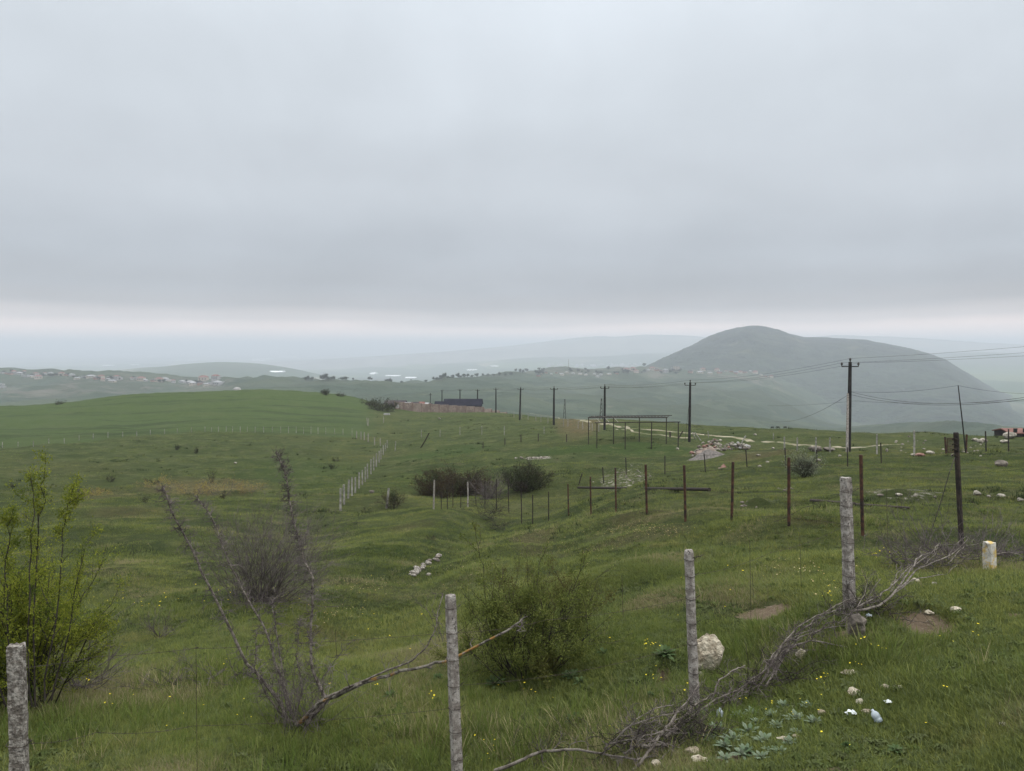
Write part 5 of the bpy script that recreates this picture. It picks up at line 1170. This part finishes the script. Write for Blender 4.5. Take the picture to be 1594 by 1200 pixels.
PL = [((1323.5,557),(1321,706),67,'nearest and tallest black power pole with a pale brace'), ((1074.5,591),(1073,684),105,'second black power pole right of the pergola frame'), ((941.5,598),(941,670),137,'third power pole rising behind the pergola frame'),
      ((862.5,601),(862,660),166,'fourth power pole, left of the pergola frame'), ((810.5,602),(809,652),204,'fifth power pole, beyond the end of the pink wall'), ((772,603),(772,641),262,'sixth power pole, close to the right end of the dark roof'),
      ((743.5,605),(743,640),296,'power pole rising behind the right part of the dark roof'), ((716,605),(716,641),330,'power pole rising behind the middle of the dark roof'), ((688,606),(688,641),370,'power pole rising behind the left end of the dark roof')]
for i, (t_, f_, Y, lab) in enumerate(PL):
    PP.append(power_pole(t_, f_, Y, lab, r=.19 if i < 2 else .2+.012*i, brace=(1318.5, 1320, 612, -1.0) if i == 0 else None, guy=(1066, 1073.5, 620) if i == 1 else None))
b = onground(670, 400); T = at(670, 612, 400); root = thing('power_pole', tuple(b), 'small far pole with a plain crossarm left of the dark roof', 'power pole'); mb = MB(); mb.tube([b, T], .22, 6); mb.build('shaft', M['pole'], root); mb = MB(); mb.tube([at(667.5, 614.5, 400), at(672.5, 614.5, 400)], .12, 5); mb.build('crossarm', M['pole'], root)
for i, (px, t_, f_, Y) in enumerate([(935.5, 620, 652, 330), (878.5, 621, 645, 380)]):
    b = at(px, f_, Y); b.z = zg(b.x, b.y); T = at(px+.8, t_, Y); mb = MB(); w_ = .9
    for sx in (-1, 1):
        for sy in (-1, 1): mb.tube([b+Vector((sx*w_, sy*w_, -.3)), T+Vector((sx*.15, sy*.15, 0))], .09, 4)
    for k in range(9):
        t0, t1 = k/9, (k+1)/9; q0 = b.lerp(T, t0); q1 = b.lerp(T, t1); s0 = w_*(1-t0)+.15; s1 = w_*(1-t1)+.15; sg_ = 1 if k % 2 else -1
        mb.tube([q0+Vector((-s0*sg_, -s0, 0)), q1+Vector((s1*sg_, -s1, 0))], .06, 3); mb.tube([q0+Vector((-s0*sg_, s0, 0)), q1+Vector((s1*sg_, s1, 0))], .06, 3)
    tag(mb.build('lattice_mast', M['dark'], origin=b), ['slender lattice mast beside the third power pole', 'faint lattice mast right of the fourth power pole'][i], 'mast')
off = [at(1760, 536, 52), at(1745, 544, 52), at(1720, 528, 52)]
for k, lab in enumerate(['left hand', 'right hand', 'topmost']):
    P = [off[k] if k != 2 else off[2]]+[pins[k] for pins in PP]; out = []
    for i in range(len(P)-1):
        L_ = (P[i+1]-P[i]).length; n = 14
        for j in range(n): t_ = j/n; out.append(P[i].lerp(P[i+1], t_)-Vector((0, 0, .011*L_*4*t_*(1-t_)*(1 if i else .6))))
    out.append(P[-1]); mb = MB(); mb.tube(out, [.006+.00003*p.y for p in out], 4); tag(mb.build('power_line', M['dark'], origin=P[0]), lab+' conductor strung over the row of power poles', 'power line', 'conductors on the power poles')
A1 = at(1323, 609.5, 67); A2 = at(1323.5, 614, 67); A3 = at(1324, 612, 67)
def cable(P, sag, r, label):
    out = []
    for i in range(len(P)-1):
        n = 16
        for j in range(n): t_ = j/n; out.append(P[i].lerp(P[i+1], t_)-Vector((0, 0, sag[i]*4*t_*(1-t_))))
    out.append(P[-1]); mb = MB(); mb.tube(out, r, 4); return tag(mb.build('overhead_cable', M['dark'], origin=P[0]), label, 'cable')
cable([A1, TALLTOP, at(1640, 612, 60)], [.25, .25], .009, 'thin cable from the nearest power pole to the top of the leaning rod')
cable([A1, at(1640, 611, 48)], [.85], .012, 'upper sagging cable running right from the nearest power pole')
cable([A2, at(1640, 615, 46)], [.75], .012, 'lower sagging cable running right from the nearest power pole')
cable([A3, at(1205, 655.5, 118)], [.9], .014, 'cable slanting down left from the nearest power pole')
cable([at(1640, 621, 60), at(1330, 624, 80), at(1195, 631, 130)], [.3, .2], .009, 'faint low cable crossing behind the nearest power pole')

# ------------------------------------------------------------------ farm track
def ribbon(name, pts, wd, m):
    C = [hit(*p) for p in pts]; C = [c for c in C if c is not None]; P = []
    for i in range(len(C)-1):
        n = max(4, int((C[i+1]-C[i]).length/1.2))
        for k in range(n): P.append(C[i].lerp(C[i+1], k/n))
    P.append(C[-1]); V = []; m_ = 5
    for i, p in enumerate(P):
        d = (P[min(i+1, len(P)-1)]-P[max(i-1, 0)]); d.z = 0; d.normalize(); q = Vector((-d.y, d.x, 0)); ww = wd*(1+.35*float(perlin(i*.21, 3.3)))
        for j in range(m_): pp = p+q*ww*(j/(m_-1)-.5); V.append((pp.x, pp.y, zg(pp.x, pp.y)+(.03 if 0 < j < m_-1 else -.02)))
    F = [(i*m_+j, i*m_+j+1, (i+1)*m_+j+1, (i+1)*m_+j) for i in range(len(P)-1) for j in range(m_-1)]
    mb = MB(); mb.add(V, F); return tag(mb.build(name, M[m], smooth=True), kind='structure')
ribbon('farm_track', [(1396,692),(1360,694),(1310,697),(1270,694.5),(1230,691),(1190,687),(1150,682),(1100,677)], 1.1, 'track')
ribbon('farm_track', [(1100,677),(1072,674),(1040,671.5),(1000,668),(975,664),(950,659)], 1.0, 'track')
ribbon('side_track', [(1080,682),(1050,680),(1010,676),(985,672),(960,668)], .5, 'track')
ribbon('far_track', [(790,640.5),(830,644),(870,650),(910,655.5),(945,661)], 2.2, 'track')

# ------------------------------------------------------------------ compound: wall, long dark roofed building, sheds
def wall_run(p0, p1, hts, label, cat='wall', bay=3.0, m='tuff', name='stone_wall', Y0=280, Y1=282):
    A = onground(p0, Y0); B = onground(p1, Y1); L_ = (B-A).length; n = max(1, int(L_/bay)); root = thing(name, tuple(A), label, cat)
    mb = MB(); ang = atan2(B.y-A.y, B.x-A.x)
    for k in range(n):
        q0 = A.lerp(B, k/n); q1 = A.lerp(B, (k+1)/n); c = q0.lerp(q1, .5); zt = A.z+(B.z-A.z)*(k+.5)/n+hts; zb = zg(c.x, c.y)-.6
        mb.box((c.x, c.y, (zt+zb)/2), (L_/n-.02, .4, zt-zb), rz=ang)
    mb.build('masonry', M[m], root)
    for k in range(n+1):
        q = A.lerp(B, k/n); zt = A.z+(B.z-A.z)*k/n+hts+.12; zb = zg(q.x, q.y)-.6; mb = MB(); mb.box((q.x, q.y-.1, (zt+zb)/2), (.42, .62, zt-zb), rz=ang); mb.build('pilaster', M['tuffd'], root)
    return root
g0 = onground(700, 280); zt_ = at(700, 633.8, 280).z
wall_run(615, 752, 2.5, 'long pinkish stone wall with pilasters in front of the dark roofed building', bay=2.95)
wall_run(752.8, 800, 2.3, 'lower continuation of the pink wall running right behind the sixth pole', bay=3.0, Y0=282.6, Y1=292)
def gable(px0, px1, Y, dep, eave_py, ridge_py, m_w, m_r, name, label, cat='building', wins=0, over=.4):
    x0 = (px0-CX)/FPX*Y; x1 = (px1-CX)/FPX*Y; ze = at(px0, eave_py, Y).z; zr = at(px0, ridge_py, Y+dep/2).z; b = onground((px0+px1)/2, Y); zb = min(zg(x0, Y), zg(x1, Y))-.5
    root = thing(name, tuple(b), label, cat); mb = MB(); mb.box(((x0+x1)/2, Y+dep/2, (ze+zb)/2), (x1-x0, dep, ze-zb))
    mb.add([(x0, Y, ze), (x0, Y+dep, ze), (x0, Y+dep/2, zr-.1), (x1, Y, ze), (x1, Y+dep, ze), (x1, Y+dep/2, zr-.1)], [(0, 2, 1), (3, 4, 5)]); mb.build('wall', M[m_w], root)
    mb = MB(); t_ = .12
    for s_ in (0, 1):
        ya = Y-over if s_ == 0 else Y+dep+over; zl = ze-over*(zr-ze)/(dep/2); V = [(x0-over, ya, zl), (x1+over, ya, zl), (x1+over, Y+dep/2, zr), (x0-over, Y+dep/2, zr)]
        mb.add(V+[(v[0], v[1], v[2]+t_) for v in V], [(0, 1, 2, 3), (7, 6, 5, 4), (0, 4, 5, 1), (1, 5, 6, 2), (2, 6, 7, 3), (3, 7, 4, 0)])
    mb.build('roof', M[m_r], root)
    for k in range(wins):
        xx = x0+(x1-x0)*(k+.5)/wins; mb = MB(); mb.box((xx, Y-.03, (ze+zb)/2+.6), ((x1-x0)/wins*.4, .08, 1.0)); mb.build('window', M['glassy'], root)
    return root
gable(691, 749, 288, 9, 631, 621.2, 'walld', 'roofd', 'long_shed', 'long low building with a dark slate coloured roof behind the pink wall', wins=7)
gable(677, 690, 286.5, 7, 631.5, 625.0, 'walld', 'roofd', 'annex_shed', 'small dark roofed annex at the left end of the long building', wins=2)
gable(597, 628, 300, 10, 631, 623.5, 'walld', 'brownr', 'dark_barn', 'low dark roofed barn behind the scrub left of the wall')
for i, (px0, px1, e, r_, mw, mr, lab) in enumerate([(628,637,631,626.5,'whitew','greyr','small white hut left of the ruined sheds'), (638.5,650,631,626,'tuff','brownr','stone shed with a brown roof among the huts'), (651,659,631,625.5,'tanw','redr','tan shed between the brown roofed and the white hut'), (660,665,631,627,'whitew','greyr','tiny white hut beside the far crossarm pole'), (666,671,632,628,'tuff','brownr','low stone shed left of the dark annex')]):
    gable(px0, px1, 296+i*1.5, 5, e, r_, mw, mr, 'hut', lab, over=.25)
b = onground(618, 274); mb = MB(); slab([at(615.5, 634.5, 276), at(620, 628.8, 276.5), at(621.5, 634, 276)], .1); tag(mb.build('white_cover', M['whitew'], origin=b), 'white peaked cover at the left end of the pink wall', 'cover')
b = hitY(602, 646, 262); mb = MB(); mb.box((b.x, b.y, b.z+.3), (2.1, 1.0, .5), taper=.8); tag(mb.build('water_trough', M['whitew'], origin=b), 'white trough on the grass left of the compound', 'trough')
for i, (px, Y) in enumerate([(752, 279.5), (756, 279), (760, 280), (765, 279.5), (770, 280), (775, 280.5), (779, 280), (783, 281), (787, 281)]):
    b = onground(px, Y); mb = MB(); stone_mesh(mb, (b.x, b.y, b.z+.2), (1.3, .8, .7), i+700, .3, 1); tag(mb.build('wall_stone', M['rockp'], origin=b), 'pale loose stone along the foot of the lower pink wall', 'stone', 'pale stones at the wall foot')
# white dome on the hill crest
b = hitY(369, 609, 330) ; b = onground(369, 338); mb = MB(); V = []
for i in range(7):
    for k in range(12): a = i/6*pi/2; V.append((cos(2*pi*k/12)*1.7*cos(a), sin(2*pi*k/12)*1.7*cos(a), 1.25*sin(a)))
mb.add([(v[0]+b.x, v[1]+b.y, v[2]+b.z+.2) for v in V], [(i*12+k, i*12+(k+1) % 12, (i+1)*12+(k+1) % 12, (i+1)*12+k) for i in range(6) for k in range(12)]); tag(mb.build('white_tent', M['whitew'], origin=b, smooth=True), 'small white domed tent on the crest of the cropped hill', 'tent')
# red roofed shed at the right edge
root = gable(1576, 1606, 96, 3.2, 674.5, 667.8, 'barkd' if False else 'walld', 'redr', 'red_roofed_shed', 'dark shed with a red roof at the right edge of the pasture', wins=2, over=.2)
# tiny dark goats on the skyline
def cow(px, Y, h, label, flip=1):
    
    j_ = min(((proj(onground(px, float(y_)))[1], y_) for y_ in np.linspace(90, 220, 80))); b = onground(px, float(j_[1]))
    mb = MB(); s_ = h/1.3; f = flip
    mb.tube([b+Vector((x*f*s_, 0, z*s_)) for x, z in ((-.95, .95), (-.8, 1.05), (-.3, 1.0), (.3, 1.02), (.75, 1.12), (1.05, 1.0), (1.3, .8), (1.42, .66))], [.1*s_, .28*s_, .36*s_, .36*s_, .27*s_, .17*s_, .14*s_, .07*s_], 8)
    for x in (-.75, -.6, .5, .65): mb.tube([b+Vector((x*f*s_, .12*(1 if x in (-.75, .5) else -1), .85*s_)), b+Vector((x*f*s_+.05, .1, .4*s_)), b+Vector((x*f*s_, .1, -.05))], [.13*s_, .07*s_, .05*s_], 5)
    mb.tube([b+Vector((-.95*f*s_, 0, 1.0*s_)), b+Vector((-1.08*f*s_, 0, .5*s_))], .03*s_, 4)
    return tag(mb.build('goat', M['cow'], origin=b, smooth=True), label, 'goat', 'goats grazing on the skyline')
for i, (px, f) in enumerate([(1202, 1), (1211, -1), (1222, 1)]): cow(px, 134, .40, ORD[i]+' of the tiny dark goats grazing on the skyline, from the left', f)

# ------------------------------------------------------------------ far villages, trees, greenhouses
def house_src(w_, d, h, rh, mw, mr, flat=False):
    mb = MB(); mb.cur = 0; mb.box((0, 0, h/2-1.5), (w_, d, h+3))
    mb.cur = 1; o_ = .4
    if flat: mb.box((0, 0, h+.15), (w_+.5, d+.5, .3))
    else:
        V = [(-w_/2-o_, -d/2-o_, h), (w_/2+o_, -d/2-o_, h), (w_/2+o_, d/2+o_, h), (-w_/2-o_, d/2+o_, h), (-w_/4, 0, h+rh), (w_/4, 0, h+rh)]
        mb.add(V, [(0, 1, 5, 4), (1, 2, 5), (2, 3, 4, 5), (3, 0, 4), (3, 2, 1, 0)])
    mb.cur = 2
    for k in range(3): mb.box((-w_/3+k*w_/3, -d/2, h*.55), (w_*.13, .12, h*.3))
    o = mb.build('house', [M[mw], M[mr], M['glassy']]); return o
SRC = []
for a in ((12, 9, 4, 2.4, 'whitew', 'greyr'), (14, 10, 6.5, 3, 'tanw', 'redr'), (11, 9, 4, 2.2, 'brickw', 'brownr'), (16, 10, 4, 2.4, 'tanw', 'greyr'), (10, 10, 7, 2.5, 'whitew', 'redr'), (22, 9, 4, 1.6, 'whitew', 'greyr', True)): SRC.append(house_src(*a))
used = set()
def far_house(k, px, py, Y, sc, label, group, name='house', rz=None):
    b = hit(px, py, 500)
    if b is None or abs(log(b.y/Y)) > .35: b = onground(px, Y)
    if k in used: o = SRC[k].copy(); COL.objects.link(o)
    else: o = SRC[k]; used.add(k)
    o.name = name; o.location = b; o.scale = (sc, sc, sc); o.rotation_euler = (0, 0, random.uniform(-.6, .6) if rz is None else rz); return tag(o, label, 'house', group)
LV = [(3,581),(10,582),(16,583),(22,582.5),(30,583),(38,581.5),(40,586),(48,587),(56,585.5),(70,583),(79,582),(88,583.5),(96,584),(104,585),(112,585),(130,587),(142,588),(150,590),(158,589),(160,593),(168,591.5),(175,589),(182,591),(187,590),(205,591),(212,590),(220,593),(226,593.5),(238,594),(248,594.5),(257,592),(264,593.5),(270,596),(284,596),(296,597),(302,599),(312,598.5),(322,600),(332,598),(340,597),(175,595),(2,599),(0,604),(60,590),(120,590)]
LV.sort()
for i, (px, py) in enumerate(LV):
    far_house(random.choice([0, 0, 1, 2, 3, 3, 4, 5]), px, py, 1800, random.uniform(.65, 1.15), '%s house from the left in the village on the left ridge' % ORD[i], 'houses of the left ridge village')
for px, py, k, lab in ((317, 593, 1, 'large hipped roof house standing highest at the right end of the left village'), (336, 592, 4, 'tall roofed house at the far right of the left village'), (339, 599, 0, 'white boxy house below the tall roofed one')):
    far_house(k, px, py, 1700, 1.35, lab, None)
MV = [(1008,577),(1015,576),(1022,577),(1028,578),(1036,577),(1044,575),(1062,574),(1070,576),(1078,573),(1086,575),(1094,577),(1100,574),(1108,576),(1116,578),(1124,576),(1130,578),(1138,579),(1146,578),(1154,580),(1160,577),(1168,579),(1176,581),(1184,580),(1192,582),(1200,582),(1145,582),(1120,581),(1090,581),(1075,580),(1105,582),(985,577),(975,578),(990,580),(1175,576),(1152,575)]
MV.sort()
for i, (px, py) in enumerate(MV):
    far_house(random.choice([0, 1, 2, 2, 3, 4, 1]), px, py, 2650, random.uniform(.8, 1.3), '%s house from the left in the village under the mountain' % ORD[i], 'houses of the mountain village')
HV = [(842,582),(850,581),(858,583),(866,581),(874,584),(882,580),(892,582),(903,583),(912,584),(925,583),(935,584),(948,583),(960,582),(838,586),(930,587)]
for i, (px, py) in enumerate(sorted(HV)):
    far_house(random.choice([0, 2, 3]), px, py, 2400, random.uniform(.6, .9), '%s house from the left on the wooded ridge left of the mountain' % ORD[i], 'houses on the wooded ridge')
def block(px, py, wp, hp, Y, label, rows=4, m='tanw'):
    b = hit(px, py, 500) or onground(px, Y); k = b.y/FPX; w_, h = wp*k, hp*k; root = thing('apartment_block', tuple(b), label, 'building')
    mb = MB(); mb.box((b.x, b.y+6, b.z+h/2-2), (w_, 12, h+4)); mb.build('wall', M[m], root)
    mb = MB(); mb.box((b.x, b.y+6, b.z+h+.25), (w_+.8, 12.8, .5)); mb.build('roof', M['greyr'], root)
    for r_ in range(rows):
        for c in range(4): mb = MB(); mb.box((b.x-w_/2+w_*(c+.5)/4, b.y-.05, b.z+h*(r_+.55)/rows), (w_*.12, .2, h/rows*.45)); mb.build('window', M['glassy'], root)
block(1054, 578, 9, 8, 2650, 'tallest pale apartment block at the foot of the mountain'); block(1048, 577, 5, 5, 2680, 'narrow pale block touching the tallest one', 3, 'whitew'); block(1036, 580, 8, 4.5, 2600, 'low pinkish block left of the tallest one', 2, 'whitew')
# masts
def mast(px, p0, p1, Y, r, label):
    b = at(px, p1, Y); z0 = zg(b.x, b.y); mb = MB(); mb.tube([Vector((b.x, b.y, min(z0, b.z))), at(px, p0, Y)], [r, r*.5], 5); return tag(mb.build('radio_mast', M['conc'], origin=b), label, 'mast')
mast(885, 559, 576, 2500, 1.1, 'thin radio mast on the wooded ridge left of the mountain'); mast(872, 571, 577, 2480, .8, 'short mast beside the radio mast on the wooded ridge')
m_ = mast(1157, 504.5, 511, 4200, 1.4, 'tiny antenna mast on the summit of the mountain')
# trees: one of each crown, then copies
def tree_src(h, wd, n, seed):
    random.seed(seed); root = thing('tree', (0, 0, 0), 'x', 'tree'); mb = MB(); tips = []
    mb.tube([(0, 0, -1), (0, 0, h*.2), (.1, 0, h*.55)], [.32, .25, .12], 6)
    for _ in range(7): shoot(mb, Vector((0, 0, h*random.uniform(.15, .5))), Vector((random.gauss(0, .7), random.gauss(0, .7), 1)), h*.45, .12, 1, .7, 3, 3, tips, .3, .05)
    mb.build('trunk', M['barkd'], root); C = []
    cl_ = [(random.gauss(0, wd*.24), random.gauss(0, wd*.24), h*random.uniform(.32, .86), random.uniform(.16, .30)*wd) for _ in range(13)]
    for _ in range(n):
        x, y, z, r = random.choice(cl_); d = rdir()*r*random.random()**.35; C.append((x+d.x, y+d.y, z+d.z*.8))
    f = MB(); f.leaves(np.array(C), .85, up=.3, asp=.9); f.build('crown', M['tree'], root); return root
TS = [tree_src(9, 8, 600, 1), tree_src(11, 7, 600, 2), tree_src(6.5, 9, 500, 3)]; random.seed(99); tused = set()
def tree(k, px, py, Y, sc, label, group):
    b = hit(px, py, 500)
    if b is None or abs(log(b.y/Y)) > .35: b = onground(px, Y)
    if k in tused:
        r_ = TS[k].copy(); COL.objects.link(r_)
        for ch in TS[k].children: c = ch.copy(); COL.objects.link(c); c.parent = r_
    else: r_ = TS[k]; tused.add(k)
    r_.location = b; r_.scale = (sc, sc, sc*random.uniform(.85, 1.1)); r_.rotation_euler = (0, 0, random.uniform(0, 6)); return tag(r_, label, 'tree', group)
TR = [(476,1.0),(480,1.2),(486,1.1),(502,1.3),(506,1.5),(510,1.2),(516,.9),(520,.9),(532,1.1),(538,1.1),(550,.6),(575,1.1),(602,1.1),(608,1.3),(620,.7),(625,.8),(587,.6),(640,.5),(663,.7),(675,.8),(680,1.0),(687,1.2),(692,1.3),(697,1.0),(705,.9),(713,1.3),(717,1.0),(722,1.2),(728,1.1),(735,1.0),(742,1.2),(752,1.0),(760,1.2),(768,1.0),(777,1.2),(786,1.1),(795,1.3)]
for i, (px, sc) in enumerate(TR): tree(i % 3, px, 592.5 if px < 690 else 590-.05*(px-690), 1540 if px < 700 else 1700, sc, '%s hazy tree from the left along the crest of the middle ridge' % ORD[i], 'trees along the middle ridge')
for i in range(46):
    px = random.uniform(800, 1060); tree(random.randrange(3), px, 579+random.uniform(-2.5, 4), 2450, random.uniform(.9, 1.5), 'small hazy tree on the wooded ridge left of the mountain', 'trees on the wooded ridge')
for i in range(34):
    px = random.uniform(0, 350); tree(random.randrange(3), px, 580+px*.05+random.uniform(-1, 4), 1820, random.uniform(.7, 1.1), 'small hazy tree among the houses of the left village', 'trees in the left village')
for i, px in enumerate([1003, 1008, 1013, 1021, 1027, 1033, 1040]): tree(i % 3, px, 571-(px-1003)*.4, 3500, 1.6+.2*(i % 3), '%s tree from the left on the left shoulder of the mountain' % ORD[i], 'trees on the mountain shoulder')
# greenhouses and pale sheds far out on the plain
def ghouse(px, py, wp, hp, label):
    b = hit(px, py, 2800)
    if b is None: return
    k = b.y/FPX; L_ = wp*k; dpt = 50+hp*k*9; mb = MB(); V = []; n = 8
    for s_ in (-1, 1):
        for j in range(n+1): a = pi*j/n; V.append((b.x+s_*L_/2, b.y-cos(a)*dpt/2, b.z+sin(a)*max(7, hp*k*.8)))
    mb.add(V, [(j, j+1, n+2+j, n+1+j) for j in range(n)]+[tuple(range(n, -1, -1)), tuple(range(n+1, 2*n+2))]); return tag(mb.build('greenhouse', M['ghouse'], origin=b), label, 'greenhouse', 'greenhouses on the far plain')
GH = [(181,552.5,52,1.2),(262,551.5,32,.8),(232,554.5,14,.7),(410,559,28,1.2),(404,561,20,1.2),(450,556,30,1),(556,556,18,.8),(587,561,22,1),(612,585,22,1.4),(582,582,7,3),(695,565,10,1),(735,576,16,1),(170,569,12,1.2),(210,568,8,1),(300,561,10,1),(640,588,16,1),(770,570,12,.9),(1508,626,6,1.6),(432,579,20,.8),(350,556,20,.7)]
for i, (px, py, w_, h_) in enumerate(sorted(GH)): ghouse(px, py, w_, h_, '%s pale glinting greenhouse from the left out on the hazy plain' % ORD[i])
for i in range(60):
    px = random.uniform(850, 1000); py = 572-(px-850)*.01-random.uniform(0, 5); b = hit(px, py, 3000)
    if b is None: continue
    o = SRC[0].copy(); COL.objects.link(o); o.location = b; o.scale = (2.2, 2.2, 1.6); o.name = 'house'; o.rotation_euler = (0, 0, random.uniform(-.5, .5)); tag(o, 'tiny pale house of the hazy town beyond the wooded ridge', 'house', 'houses of the hazy far town')
for k in range(len(SRC)):
    if k not in used: bpy.data.objects.remove(SRC[k])
